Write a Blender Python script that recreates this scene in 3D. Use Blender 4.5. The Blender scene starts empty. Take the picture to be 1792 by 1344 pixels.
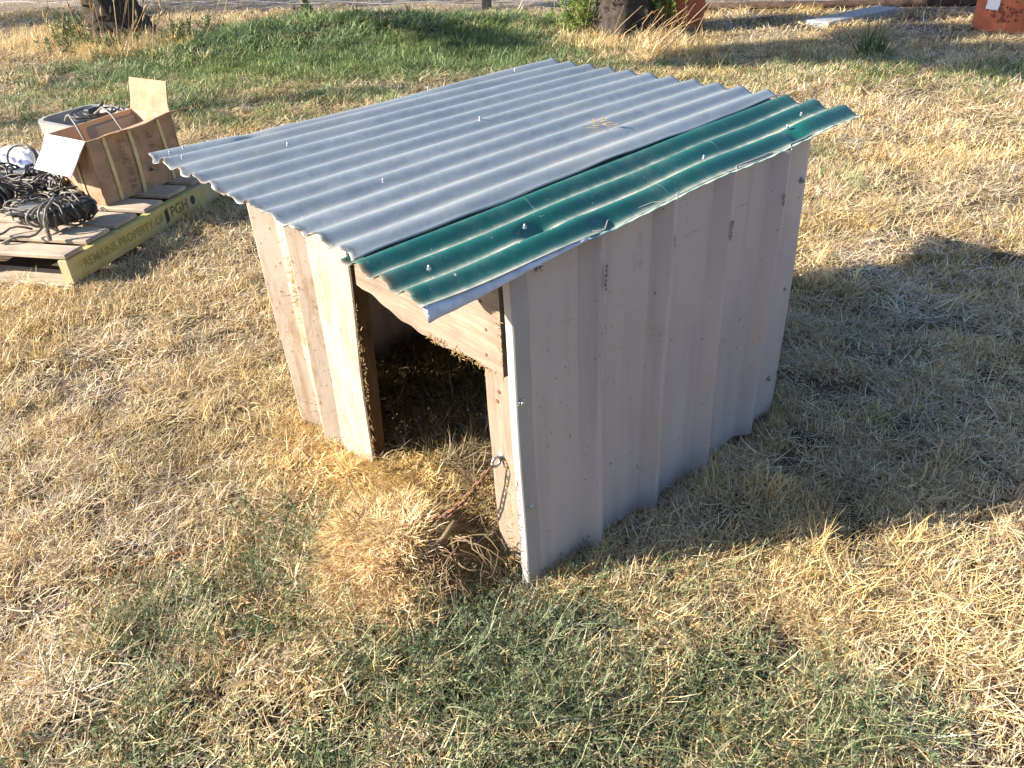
import bpy, math, random
import numpy as np
from mathutils import Vector, Matrix, Euler

random.seed(7)
rng = np.random.default_rng(11)
C = bpy.context.scene.collection
sc = bpy.context.scene

# ------------------------------------------------------------------ camera
cam_d = bpy.data.cameras.new('camera')
cam = bpy.data.objects.new('camera', cam_d); C.objects.link(cam)
cam_d.sensor_fit = 'HORIZONTAL'; cam_d.sensor_width = 36.0
cam_d.lens = 1418.77 / 1792 * 36.0
cam_d.clip_start = 0.05; cam_d.clip_end = 900
CAM = Vector((0.9618, -0.8222, 1.3035))
YAW, PITCH, ROLL = -0.8696, 0.5581, -0.0667
_fw = Vector((math.sin(YAW) * math.cos(PITCH), math.cos(YAW) * math.cos(PITCH), -math.sin(PITCH)))
_r = Vector((math.cos(YAW), -math.sin(YAW), 0)); _u = _r.cross(_fw)
_r2 = _r * math.cos(ROLL) + _u * math.sin(ROLL); _u2 = -_r * math.sin(ROLL) + _u * math.cos(ROLL)
cam.matrix_world = Matrix(((_r2.x, _u2.x, -_fw.x, CAM.x), (_r2.y, _u2.y, -_fw.y, CAM.y),
                           (_r2.z, _u2.z, -_fw.z, CAM.z), (0, 0, 0, 1)))
sc.camera = cam

# ------------------------------------------------------------------ light
SUN_EL = math.radians(27.0)
TO_SUN = Vector((-0.56, -0.83, 0)).normalized()
TO_SUN = Vector((TO_SUN.x * math.cos(SUN_EL), TO_SUN.y * math.cos(SUN_EL), math.sin(SUN_EL)))
world = bpy.data.worlds.new('World'); sc.world = world; world.use_nodes = True
nt = world.node_tree; nt.nodes.clear()
wo = nt.nodes.new('ShaderNodeOutputWorld'); bg = nt.nodes.new('ShaderNodeBackground')
sky = nt.nodes.new('ShaderNodeTexSky'); sky.sky_type = 'NISHITA'; sky.sun_disc = False; sky.ozone_density = 3.5
sky.sun_elevation = SUN_EL; sky.sun_rotation = math.atan2(TO_SUN.x, TO_SUN.y) % (2 * math.pi)
bg.inputs['Strength'].default_value = 0.085
nt.links.new(sky.outputs[0], bg.inputs['Color']); nt.links.new(bg.outputs[0], wo.inputs['Surface'])
sun_d = bpy.data.lights.new('sun', 'SUN'); sun_d.energy = 5.0; sun_d.angle = math.radians(0.53)
sun_d.color = (1.0, 0.91, 0.77)
sun = bpy.data.objects.new('sun', sun_d); C.objects.link(sun)
sun.rotation_euler = TO_SUN.to_track_quat('Z', 'Y').to_euler(); sun.location = (-6, -9, 8)
sc.view_settings.view_transform = 'Standard'; sc.view_settings.look = 'None'
sc.view_settings.exposure = 1.6; sc.view_settings.gamma = 1.0
sc.view_settings.use_curve_mapping = False

# ------------------------------------------------------------------ helpers
class MB:
    def __init__(s): s.v = []; s.f = []; s.m = []; s.col = None
    def add(s, vs, fs, mi=0):
        o = len(s.v); s.v += [tuple(p) for p in vs]; s.f += [tuple(i + o for i in f) for f in fs]; s.m += [mi] * len(fs)
    def box(s, c, ax, ay, az, hx, hy, hz, mi=0, bev=0.0):
        c = Vector(c); ax = Vector(ax).normalized(); ay = Vector(ay).normalized(); az = Vector(az).normalized()
        if bev <= 0:
            vs = [c + ax * hx * i + ay * hy * j + az * hz * k for k in (-1, 1) for j in (-1, 1) for i in (-1, 1)]
            s.add(vs, [(0, 2, 3, 1), (4, 5, 7, 6), (0, 1, 5, 4), (2, 6, 7, 3), (0, 4, 6, 2), (1, 3, 7, 5)], mi); return
        vs = []; ring = []
        for k, z in ((0, -hz), (1, -hz + bev), (2, hz - bev), (3, hz)):
            b = bev if k in (0, 3) else 0
            for (x, y) in ((-hx + b, -hy + b), (hx - b, -hy + b), (hx - b, hy - b), (-hx + b, hy - b)):
                vs.append(c + ax * x + ay * y + az * z)
        fs = [(3, 2, 1, 0), (12, 13, 14, 15)]
        for k in range(3):
            for i in range(4):
                j = (i + 1) % 4; fs.append((k * 4 + i, k * 4 + j, k * 4 + 4 + j, k * 4 + 4 + i))
        s.add(vs, fs, mi)
    def bx(s, x0, x1, y0, y1, z0, z1, mi=0, bev=0.0):
        s.box(((x0 + x1) / 2, (y0 + y1) / 2, (z0 + z1) / 2), (1, 0, 0), (0, 1, 0), (0, 0, 1), (x1 - x0) / 2, (y1 - y0) / 2, (z1 - z0) / 2, mi, bev)
    def tube(s, pts, rads, n=8, mi=0, caps=True, jit=0.0):
        pts = [Vector(p) for p in pts]; L = len(pts)
        if not hasattr(rads, '__len__'): rads = [rads] * L
        t0 = (pts[1] - pts[0]).normalized()
        nrm = t0.cross(Vector((0, 0, 1)));
        if nrm.length < 1e-3: nrm = t0.cross(Vector((1, 0, 0)))
        nrm.normalize(); vs = []
        for i, p in enumerate(pts):
            t = (pts[min(i + 1, L - 1)] - pts[max(i - 1, 0)]).normalized()
            nrm = (nrm - t * nrm.dot(t)); nrm.normalize(); b = t.cross(nrm)
            for k in range(n):
                a = 2 * math.pi * k / n; rr = rads[i] * (1 + (random.uniform(-jit, jit) if jit else 0))
                vs.append(p + nrm * (math.cos(a) * rr) + b * (math.sin(a) * rr))
        fs = []
        for i in range(L - 1):
            for k in range(n):
                j = (k + 1) % n; fs.append((i * n + k, i * n + j, (i + 1) * n + j, (i + 1) * n + k))
        if caps: fs += [tuple(range(n - 1, -1, -1)), tuple((L - 1) * n + k for k in range(n))]
        s.add(vs, fs, mi)
    def lathe(s, c, ax, prof, n=16, mi=0):
        ax = Vector(ax).normalized(); e = ax.orthogonal().normalized(); g = ax.cross(e); c = Vector(c); vs = []
        for (r, h) in prof:
            for k in range(n):
                a = 2 * math.pi * k / n; vs.append(c + ax * h + e * (math.cos(a) * r) + g * (math.sin(a) * r))
        fs = []
        for i in range(len(prof) - 1):
            for k in range(n):
                j = (k + 1) % n; fs.append((i * n + k, i * n + j, (i + 1) * n + j, (i + 1) * n + k))
        fs += [tuple(range(n - 1, -1, -1)), tuple((len(prof) - 1) * n + k for k in range(n))]
        s.add(vs, fs, mi)
    def sheet(s, grid, mi=0):
        R = len(grid); K = len(grid[0]); vs = [p for row in grid for p in row]
        s.add(vs, [(i * K + j, i * K + j + 1, (i + 1) * K + j + 1, (i + 1) * K + j) for i in range(R - 1) for j in range(K - 1)], mi)

def root_of(o):
    while o.parent: o = o.parent
    return o
def obj(name, mb, mats, parent=None, smooth=False, solid=0.0, off=-1.0, bevel=0.0):
    org = root_of(parent).location if parent else Vector((0, 0, 0))
    me = bpy.data.meshes.new(name)
    me.from_pydata([(x - org.x, y - org.y, z - org.z) for x, y, z in mb.v], [], mb.f)
    if not isinstance(mats, (list, tuple)): mats = [mats]
    for m in mats: me.materials.append(m)
    me.polygons.foreach_set('material_index', mb.m)
    if smooth: me.polygons.foreach_set('use_smooth', [True] * len(me.polygons))
    if mb.col is not None:
        for nm, arr in mb.col.items():
            a = me.attributes.new(nm, 'FLOAT', 'POINT'); a.data.foreach_set('value', np.asarray(arr, np.float32))
    me.update()
    o = bpy.data.objects.new(name, me); C.objects.link(o)
    if parent: o.parent = parent
    if solid:
        md = o.modifiers.new('thick', 'SOLIDIFY'); md.thickness = solid; md.offset = off
    if bevel:
        md = o.modifiers.new('bev', 'BEVEL'); md.width = bevel; md.segments = 1; md.limit_method = 'ANGLE'
    return o
def recentre(o, c):
    c = Vector(c)
    o.data.transform(Matrix.Translation(-c)); o.location = c; return o
def tag(o, label, cat, group=None, kind=None):
    if label: o['label'] = label
    if cat: o['category'] = cat
    if group: o['group'] = group
    if kind: o['kind'] = kind
    return o
def thing(name, loc, label, cat, group=None):
    o = bpy.data.objects.new(name, None); C.objects.link(o); o.location = loc; o.empty_display_size = 0.1
    return tag(o, label, cat, group)

def vnoise(x, y, s, seed):
    x = np.asarray(x, float) / s; y = np.asarray(y, float) / s
    xi = np.floor(x).astype(np.int64); yi = np.floor(y).astype(np.int64); xf = x - xi; yf = y - yi
    def hsh(a, b):
        n = (a * 374761393 + b * 668265263 + seed * 1442695041) & 0x7fffffff
        n = ((n ^ (n >> 13)) * 1274126177) & 0x7fffffff
        return ((n ^ (n >> 16)) & 0xffff) / 65535.0
    u = xf * xf * (3 - 2 * xf); v = yf * yf * (3 - 2 * yf)
    return (hsh(xi, yi) * (1 - u) + hsh(xi + 1, yi) * u) * (1 - v) + (hsh(xi, yi + 1) * (1 - u) + hsh(xi + 1, yi + 1) * u) * v
def fbm(x, y, s, seed): return 0.55 * vnoise(x, y, s, seed) + 0.3 * vnoise(x, y, s / 2.1, seed + 5) + 0.15 * vnoise(x, y, s / 4.3, seed + 9)

# ------------------------------------------------------------------ materials
class NT:
    def __init__(s, name):
        s.mat = bpy.data.materials.new(name); s.mat.use_nodes = True; s.t = s.mat.node_tree; s.t.nodes.clear()
        s.out = s.n('OutputMaterial'); s.p = s.n('BsdfPrincipled'); s.l(s.p.outputs[0], s.out.inputs[0])
    def n(s, k, **kw):
        o = s.t.nodes.new('ShaderNode' + k)
        for a, b in kw.items(): setattr(o, a, b)
        return o
    def l(s, a, b): s.t.links.new(a, b)
    def coord(s, kind='Object', scale=(1, 1, 1), rot=(0, 0, 0)):
        c = s.n('TexCoord'); m = s.n('Mapping'); m.inputs['Scale'].default_value = scale; m.inputs['Rotation'].default_value = rot
        s.l(c.outputs[kind], m.inputs['Vector']); return m.outputs[0]
    def noise(s, vec, scale, detail=4, rough=0.6, dist=0.0):
        o = s.n('TexNoise'); o.inputs['Scale'].default_value = scale; o.inputs['Detail'].default_value = detail
        o.inputs['Roughness'].default_value = rough; o.inputs['Distortion'].default_value = dist
        s.l(vec, o.inputs['Vector']); return o.outputs['Fac']
    def ramp(s, fac, stops, mode='LINEAR'):
        o = s.n('ValToRGB'); e = o.color_ramp.elements; o.color_ramp.interpolation = mode
        while len(e) < len(stops): e.new(0.5)
        for i, (p, c) in enumerate(stops):
            e[i].position = p; e[i].color = (*c, 1) if hasattr(c, '__len__') else (c, c, c, 1)
        s.l(fac, o.inputs[0]); return o.outputs[0]
    def mix(s, fac, a, b, mode='MIX'):
        o = s.n('MixRGB', blend_type=mode)
        for k, v in ((0, fac), (1, a), (2, b)):
            if hasattr(v, 'is_linked') or hasattr(v, 'links'): s.l(v, o.inputs[k])
            else: o.inputs[k].default_value = v if k == 0 else (*v, 1)
        return o.outputs[0]
    def math(s, op, a, b=0.5):
        o = s.n('Math', operation=op)
        for k, v in ((0, a), (1, b)):
            if hasattr(v, 'links'): s.l(v, o.inputs[k])
            else: o.inputs[k].default_value = v
        return o.outputs[0]
    def attr(s, name, typ='GEOMETRY'):
        o = s.n('Attribute', attribute_type=typ); o.attribute_name = name; return o
    def bump(s, h, strength=0.3, dist=0.01):
        o = s.n('Bump'); o.inputs['Strength'].default_value = strength; o.inputs['Distance'].default_value = dist
        s.l(h, o.inputs['Height']); s.l(o.outputs[0], s.p.inputs['Normal'])
    def set(s, color=None, rough=None, metal=None, spec=None):
        for nm, v in (('Base Color', color), ('Roughness', rough), ('Metallic', metal), ('Specular IOR Level', spec)):
            if v is None: continue
            if hasattr(v, 'links'): s.l(v, s.p.inputs[nm])
            else: s.p.inputs[nm].default_value = (*v, 1) if hasattr(v, '__len__') else v
        return s.mat

def mat_simple(name, c, rough=0.6, metal=0.0, var=0.25, scale=40, bump=0.0, spec=0.4):
    t = NT(name); v = t.coord(); f = t.noise(v, scale, 5)
    lo = tuple(x * (1 - var) for x in c); hi = tuple(min(1, x * (1 + var)) for x in c)
    t.set(t.ramp(f, [(0.3, lo), (0.7, hi)]), rough, metal, spec)
    if bump: t.bump(f, bump, 0.004)
    return t.mat
def mat_wood(name, c1, c2, grain=(6, 6, 60), axis=2, rough=0.85, crack=0.5, stain=None):
    t = NT(name); sc_ = [90, 90, 90]; sc_[axis] = 5
    v = t.coord(scale=tuple(sc_)); g = t.noise(v, 1.0, 6, 0.65, 0.6)
    v2 = t.coord(); b = t.noise(v2, 9, 4)
    col = t.mix(t.ramp(g, [(0.35, 0.0), (0.65, 1.0)]), c1, c2)
    col = t.mix(t.ramp(b, [(0.35, 0.0), (0.75, 0.55)]), col, tuple(x * 0.62 for x in c1))
    if stain: col = t.mix(t.ramp(t.noise(v2, 4, 5), [(0.5, 0.0), (0.62, 1.0)]), col, stain)
    cr = t.ramp(g, [(0.24, 0.0), (0.3, 1.0)]); col = t.mix(crack, col, cr, 'MULTIPLY')
    t.set(col, rough, 0, 0.25); t.bump(g, 0.5, 0.004); return t.mat

def mat_painted():
    t = NT('beige_painted_steel'); v = t.coord()
    f = t.noise(v, 5, 5); st = t.noise(t.coord(scale=(14, 14, 1.1)), 1.5, 5)
    col = t.mix(t.ramp(f, [(0.3, 0.0), (0.7, 1.0)]), (0.46, 0.39, 0.375), (0.51, 0.435, 0.415))
    mu = t.noise(v, 11, 7, .75, .6); col = t.mix(t.ramp(mu, [(0.60, 0.0), (0.72, 0.55)]), col, (0.30, 0.24, 0.20))
    scr = t.noise(t.coord(scale=(40, 3, 40), rot=(0.7, 0, 0)), 2.2, 3); col = t.mix(t.ramp(scr, [(0.69, 0.0), (0.72, 0.5)]), col, (0.24, 0.21, 0.20))
    col = t.mix(t.ramp(st, [(0.50, 0.0), (0.72, 0.6)]), col, (0.36, 0.30, 0.285))
    # small chips and specks
    sp = t.noise(v, 95, 2); col = t.mix(t.ramp(sp, [(0.715, 0.0), (0.73, 1.0)]), col, (0.10, 0.085, 0.08))
    t.set(col, t.ramp(f, [(0.3, 0.32), (0.7, 0.48)]), 0, 0.5); t.bump(t.noise(v, 7, 2), 0.12, 0.02); return t.mat
def mat_painted_stained():
    t = NT('stained_beige_steel'); v = t.coord(); f = t.noise(v, 6, 5); st = t.noise(t.coord(scale=(9, 9, 2.2)), 2.2, 7, .7, .8); sp = t.noise(v, 70, 4, .7)
    col = t.mix(t.ramp(f, [(0.3, 0.0), (0.7, 1.0)]), (0.36, 0.295, 0.235), (0.42, 0.35, 0.29))
    col = t.mix(t.ramp(st, [(0.46, 0.0), (0.66, 0.75)]), col, (0.25, 0.15, 0.07))
    col = t.mix(t.ramp(sp, [(0.60, 0.0), (0.66, 0.8)]), col, (0.19, 0.10, 0.045))
    t.set(col, 0.6, 0, 0.3); t.bump(sp, 0.2, 0.004); return t.mat
def mat_roof(name, base, base2, dirt, metal, rough, age=1.0):
    t = NT(name); v = t.coord(); f = t.noise(t.coord(scale=(6, 1.0, 6)), 2.5, 7, .7); f2 = t.noise(v, 30, 6, .7); f3 = t.noise(v, 3.2, 5)
    col = t.mix(t.ramp(f, [(0.35, 0.0), (0.65, 1.0)]), base, base2)
    col = t.mix(t.ramp(f2, [(0.45, 0.0), (0.75, 0.45 * age)]), col, tuple(x * .62 for x in base))
    col = t.mix(t.ramp(t.math('ADD', t.math('MULTIPLY', f3, .6), t.math('MULTIPLY', f2, .4)), [(0.50, 0.0), (0.62, 0.55 * age)]), col, tuple(.55 * x + .45 * y for x, y in zip(base2, dirt)))
    d = t.attr('dirt'); dm = t.math('MULTIPLY', d.outputs['Fac'], t.ramp(t.math('ADD', t.math('MULTIPLY', f2, 0.55), t.math('MULTIPLY', f, 0.5)), [(0.36, 0.12), (0.66, 1.0)]))
    col = t.mix(dm, col, dirt)
    sp = t.noise(v, 120, 2); col = t.mix(t.ramp(sp, [(0.73, 0.0), (0.75, 0.8)]), col, (0.65, 0.62, 0.58))
    scr = t.noise(t.coord(scale=(2, 60, 2), rot=(0, 0, 0.5)), 2.0, 3); col = t.mix(t.ramp(scr, [(0.70, 0.0), (0.73, 0.35)]), col, (0.6, 0.6, 0.58))
    rm = t.math('MULTIPLY', t.attr('rust').outputs['Fac'], t.ramp(t.noise(v, 45, 4), [(0.40, 0.0), (0.58, 1.0)])); col = t.mix(rm, col, (0.11, 0.075, 0.05))
    mt = t.math('MULTIPLY', t.math('SUBTRACT', 1.0, dm), metal)
    ro = t.math('ADD', rough, t.math('MULTIPLY', dm, 0.35))
    t.set(col, t.math('ADD', ro, t.math('MULTIPLY', f2, 0.12)), mt, 0.5); t.bump(t.noise(v, 14, 3), 0.14, 0.012); return t.mat
def mat_blade(name, trans=0.22, rough=0.5):
    t = NT(name); a = t.attr('blade'); ti = t.attr('tint', 'INSTANCER')
    col = t.mix(1.0, a.outputs['Color'], ti.outputs['Color'], 'MULTIPLY')
    t.set(col, rough, 0, 0.25)
    tr = t.n('BsdfTranslucent'); t.l(col, tr.inputs[0]); mx = t.n('MixShader'); mx.inputs[0].default_value = trans
    t.l(t.p.outputs[0], mx.inputs[1]); t.l(tr.outputs[0], mx.inputs[2]); t.l(mx.outputs[0], t.out.inputs[0]); return t.mat
def mat_leaf(name, c1, c2):
    t = NT(name); o = t.n('NewGeometry'); col = t.ramp(o.outputs['Random Per Island'], [(0.0, c1), (1.0, c2)])
    t.set(col, 0.55, 0, 0.3); tr = t.n('BsdfTranslucent'); t.l(col, tr.inputs[0]); mx = t.n('MixShader'); mx.inputs[0].default_value = 0.35
    t.l(t.p.outputs[0], mx.inputs[1]); t.l(tr.outputs[0], mx.inputs[2]); t.l(mx.outputs[0], t.out.inputs[0]); return t.mat

M = {}
M['paint'] = mat_painted(); M['paintst'] = mat_painted_stained()
M['capm'] = mat_simple('greyish_cap_paint', (0.36, 0.325, 0.315), 0.45, 0, 0.14, 7)
M['zinc'] = mat_roof('weathered_zinc_steel', (0.27, 0.315, 0.34), (0.43, 0.46, 0.46), (0.42, 0.38, 0.32), 0.4, 0.33)
M['green'] = mat_roof('green_painted_steel', (0.006, 0.082, 0.072), (0.010, 0.110, 0.094), (0.55, 0.49, 0.40), 0.0, 0.40, 0.3)
M['lip'] = mat_simple('chalky_primer', (0.56, 0.55, 0.58), 0.5, 0.0, 0.25, 26)
M['paleg'] = mat_simple('dusty_sunlit_green_paint', (0.30, 0.42, 0.35), 0.6, 0, 0.4, 30)
M['timber'] = mat_wood('weathered_grey_timber', (0.22, 0.17, 0.125), (0.33, 0.265, 0.205), axis=2)
M['header'] = mat_wood('weathered_board', (0.23, 0.17, 0.125), (0.34, 0.27, 0.205), axis=0)
M['jamb'] = mat_wood('brown_ply_edge', (0.09, 0.055, 0.028), (0.16, 0.10, 0.05), axis=2)
M['steel'] = mat_simple('screw_steel', (0.40, 0.41, 0.43), 0.45, 0.8, 0.2, 80)
M['rust'] = mat_simple('rusty_iron', (0.21, 0.105, 0.062), 0.85, 0.2, 0.5, 150, 0.5)
M['rusto'] = mat_simple('orange_rust', (0.34, 0.14, 0.045), 0.9, 0.1, 0.5, 120, 0.5)
M['pipe'] = mat_simple('dark_rusty_pipe', (0.055, 0.032, 0.024), 0.9, 0.0, 0.6, 12, 0.3)  # rust colour darkened to paint in the backlit look
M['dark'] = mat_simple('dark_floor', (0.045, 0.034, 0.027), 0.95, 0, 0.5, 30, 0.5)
M['pwood'] = mat_wood('pallet_wood', (0.40, 0.31, 0.22), (0.54, 0.44, 0.33), axis=0, stain=(0.30, 0.24, 0.19))
M['ywood'] = mat_wood('yellow_painted_timber', (0.43, 0.345, 0.11), (0.53, 0.44, 0.18), axis=0, stain=(0.42, 0.36, 0.20))
M['ink'] = mat_simple('faded_ink', (0.26, 0.22, 0.07), 0.9, 0, 0.35, 200)
M['pen'] = mat_simple('faded_marker', (0.095, 0.075, 0.06), 0.9, 0, 0.4, 90)
M['inkg'] = mat_simple('worn_stencil_ink', (0.13, 0.12, 0.05), 0.9, 0, 0.5, 120)
M['inkd'] = mat_simple('dark_ink', (0.04, 0.045, 0.04), 0.9, 0, 0.4, 200)
M['card'] = mat_simple('cardboard_outside', (0.34, 0.215, 0.13), 0.85, 0, 0.30, 13, 0.4)
M['cardin'] = mat_simple('cardboard_inside', (0.52, 0.35, 0.22), 0.85, 0, 0.08, 10)
M['cardw'] = mat_simple('pale_cardboard_flap', (0.76, 0.66, 0.52), 0.85, 0, 0.06, 8)
M['cardwh'] = mat_simple('white_flap', (0.80, 0.75, 0.67), 0.75, 0, 0.04, 8)  # nearly white colour for the near flap
M['tape'] = mat_simple('glossy_packing_tape', (0.52, 0.44, 0.22), 0.3, 0, 0.2, 40)
M['tub'] = mat_simple('grey_tub_plastic', (0.29, 0.275, 0.255), 0.5, 0, 0.12, 12)
M['tubin'] = mat_simple('dusty_tub_floor', (0.46, 0.37, 0.30), 0.85, 0, 0.25, 20)
M['cable'] = mat_simple('dusty_black_cable', (0.075, 0.066, 0.057), 0.5, 0, 0.5, 60)
M['cablel'] = mat_simple('dusty_grey_cable', (0.17, 0.15, 0.13), 0.55, 0, 0.4, 60)
M['black'] = mat_simple('black_plastic', (0.03, 0.03, 0.032), 0.42, 0, 0.5, 40)
M['bag'] = mat_simple('white_plastic_bag', (0.66, 0.68, 0.72), 0.3, 0, 0.12, 30)
M['bagp'] = mat_simple('blue_bag_print', (0.16, 0.19, 0.34), 0.35, 0, 0.4, 60)
M['bark'] = mat_simple('dark_tree_bark', (0.045, 0.034, 0.027), 0.95, 0, 0.6, 22, 1.0)  # bark colour lowered to paint in the shade on the trunks
M['terra'] = mat_simple('terracotta_plastic', (0.42, 0.105, 0.045), 0.6, 0, 0.22, 9)
M['terrad'] = mat_simple('terracotta_dirt', (0.16, 0.055, 0.03), 0.8, 0, 0.3, 30)
M['sticker'] = mat_simple('white_sticker', (0.72, 0.72, 0.74), 0.5, 0, 0.1, 60)
M['slab'] = mat_simple('grey_concrete', (0.30, 0.30, 0.31), 0.85, 0, 0.2, 30, 0.3)
M['wire'] = mat_simple('fence_wire', (0.34, 0.34, 0.35), 0.5, 0.6, 0.2, 60)
M['post'] = mat_wood('fence_post_timber', (0.16, 0.12, 0.085), (0.25, 0.2, 0.15), axis=2)
M['leafd'] = mat_leaf('dark_leaf', (0.025, 0.05, 0.018), (0.06, 0.10, 0.035))
M['leafb'] = mat_leaf('bright_shrub_leaf', (0.10, 0.19, 0.035), (0.24, 0.34, 0.07))
M['leafw'] = mat_leaf('weed_leaf', (0.07, 0.11, 0.04), (0.16, 0.2, 0.08))
M['strawm'] = mat_leaf('straw_stalk', (0.36, 0.24, 0.11), (0.62, 0.47, 0.26))
M['hay'] = mat_leaf('brown_hay', (0.20, 0.125, 0.05), (0.45, 0.32, 0.15))
M['twig'] = mat_leaf('brown_twig', (0.16, 0.105, 0.06), (0.40, 0.29, 0.17))
M['blade'] = mat_blade('grass_blade')
M['straw'] = mat_blade('loose_straw', 0.2)

# ground: soil, old thatch, dirt paddock beyond the fence
def mat_ground():
    t = NT('dry_soil_and_thatch'); v = t.coord()
    a = t.noise(v, 2.2, 8, 0.7); b = t.noise(v, 60, 6, 0.75, 0.8); c = t.noise(v, 260, 3, 0.7, 1.5)
    col = t.mix(t.ramp(b, [(0.35, 0.0), (0.65, 1.0)]), (0.045, 0.030, 0.019), (0.16, 0.11, 0.067))
    col = t.mix(t.ramp(c, [(0.54, 0.0), (0.64, 0.7)]), col, (0.36, 0.27, 0.165))
    col = t.mix(t.ramp(a, [(0.4, 0.0), (0.7, 0.5)]), col, (0.30, 0.24, 0.19))
    p = t.attr('paddock'); pc = t.mix(t.ramp(b, [(0.4, 0.0), (0.6, 1.0)]), (0.27, 0.20, 0.15), (0.44, 0.35, 0.27))
    pc = t.mix(t.ramp(t.noise(v, 1.1, 5), [(0.5, 0.0), (0.7, 0.6)]), pc, (0.30, 0.21, 0.11))
    col = t.mix(p.outputs['Fac'], col, pc)
    g = t.attr('gap_shade'); col = t.mix(g.outputs['Fac'], col, (0.030, 0.030, 0.016))  # blackens soil under dense plants, painting in the shade between stems
    t.set(col, 0.95, 0, 0.2); t.bump(t.math('ADD', b, c), 0.8, 0.012); return t.mat
M['ground'] = mat_ground()

# ------------------------------------------------------------------ ground
FENCE = [(-20.0, 0.45), (-9.27, 4.78), (-6.89, 5.78), (-3.40, 7.50), (0.9, 9.7), (8.0, 13.3)]
def fence_side(x, y):      # >0 beyond the fence
    fx = np.array([p[0] for p in FENCE]); fy = np.array([p[1] for p in FENCE])
    return y - np.interp(x, fx, fy)
PILE = (-0.275, -0.165)
def gz(x, y):
    x = np.asarray(x, float); y = np.asarray(y, float)
    near = np.exp(-((x + .5) ** 2 + (y - .5) ** 2) / 40)
    z = (fbm(x, y, 0.9, 3) - 0.5) * 0.05 + (fbm(x, y, 0.15, 8) - 0.5) * 0.040 * near
    # green mound by the fence
    a = (x + 6.55) * 0.78 + (y - 3.75) * 0.62; b = -(x + 6.55) * 0.62 + (y - 3.75) * 0.78
    z = z + 0.21 * np.exp(-(a / 1.7) ** 2 - (b / 0.8) ** 2)
    # flattened pad under the kennel
    k = np.clip(1 - np.maximum(np.maximum(-1.0 - x, x - 0.03), np.maximum(-0.02 - y, y - 0.98)) / 0.15, 0, 1)
    z = z * (1 - k) - 0.012 * k
    # straw kicked out of the doorway and the heap in front
    r = ((x - PILE[0]) / 0.14) ** 2 + ((y - PILE[1]) / 0.118) ** 2
    z = z + 0.085 * np.exp(-(r * (.6 + .9 * fbm(x, y, .13, 22))) ** 1.4) * (0.55 + 0.9 * fbm(x, y, .075, 21))
    r2 = ((x + 0.40) / 0.20) ** 2 + ((y - 0.0) / 0.14) ** 2
    z = z + 0.035 * np.exp(-r2)
    z = z - 0.05 * np.exp(-((x + 0.02) / 0.06) ** 2 - ((y + 0.10) / 0.07) ** 2)
    z = z - 0.030 * np.exp(-((x - 0.03) / 0.05) ** 2) * np.clip((y - .15) * 6, 0, 1) * np.clip((.95 - y) * 6, 0, 1) * (.4 + 1.2 * vnoise(x * 0, y, .13, 33))
    return z
def gridaxis(lo, a, b, hi, fine, mid):
    core = np.arange(a, b, fine)
    def out(s, e):
        r = [s]; st = fine * 1.3
        while abs(r[-1] - s) < abs(e - s): r.append(r[-1] + math.copysign(st, e - s)); st *= 1.13
        return np.array(r[1:])
    return np.concatenate([out(a, lo)[::-1], core, out(b, hi)])
gx = gridaxis(-400, -1.6, 1.1, 400, 0.025, 0.1); gy = gridaxis(-400, -1.3, 1.8, 400, 0.025, 0.1)
GX, GY = np.meshgrid(gx, gy); GZ = gz(GX, GY)
mb = MB(); nx = len(gx); ny = len(gy)
mb.v = list(zip(GX.ravel(), GY.ravel(), GZ.ravel()))
mb.f = [(j * nx + i, j * nx + i + 1, (j + 1) * nx + i + 1, (j + 1) * nx + i) for j in range(ny - 1) for i in range(nx - 1)]
mb.m = [0] * len(mb.f)
fs = fence_side(GX, GY).ravel()
def moundmask(x, y):
    a = (x + 6.2) * 0.80 + (y - 3.4) * 0.60; b = -(x + 6.2) * 0.60 + (y - 3.4) * 0.80
    return np.exp(-((a / 2.3) ** 4) - ((b / 1.25) ** 4))
def blob(P, L):
    v = np.zeros(len(P))
    for (x, y, r, w) in L: v = np.maximum(v, w * np.exp(-(((P[:, 0] - x) ** 2 + (P[:, 1] - y) ** 2) / (r * r)) ** 1.2))
    return v
WB = [(-.06, -.44, .24, 1.2), (0.0, -.27, .19, 1.2), (.22, -.24, .24, 1.3), (.2, -.075, .18, 1.0), (.255, .10, .11, .55), (.436, -.02, .18, 1.0), (.50, .16, .10, .6), (.67, .155, .12, .65), (.35, -.35, .3, 1.1), (-.49, -.62, .17, .6), (-.45, -.44, .12, .8), (-.47, -.33, .10, .7), (-.28, -.42, .14, .8), (.68, .60, .07, .35), (-.35, -.62, .16, .6), (.05, -.55, .2, .8), (.55, -.2, .2, .7), (-.25, -.75, .2, .5), (.22, .37, .07, .25)]
weedsoil = 0.9 * blob(np.stack([GX.ravel(), GY.ravel()], 1), WB)
mb.col = {'paddock': np.clip((fs + 0.3) / 0.6, 0, 1), 'gap_shade': np.clip(np.maximum(moundmask(GX, GY).ravel(), weedsoil), 0, 1)}
ground = obj('ground', mb, M['ground'], smooth=True); tag(ground, 'dry brown soil and short dead lawn, bare dirt beyond the fence', None, kind='structure')

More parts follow.
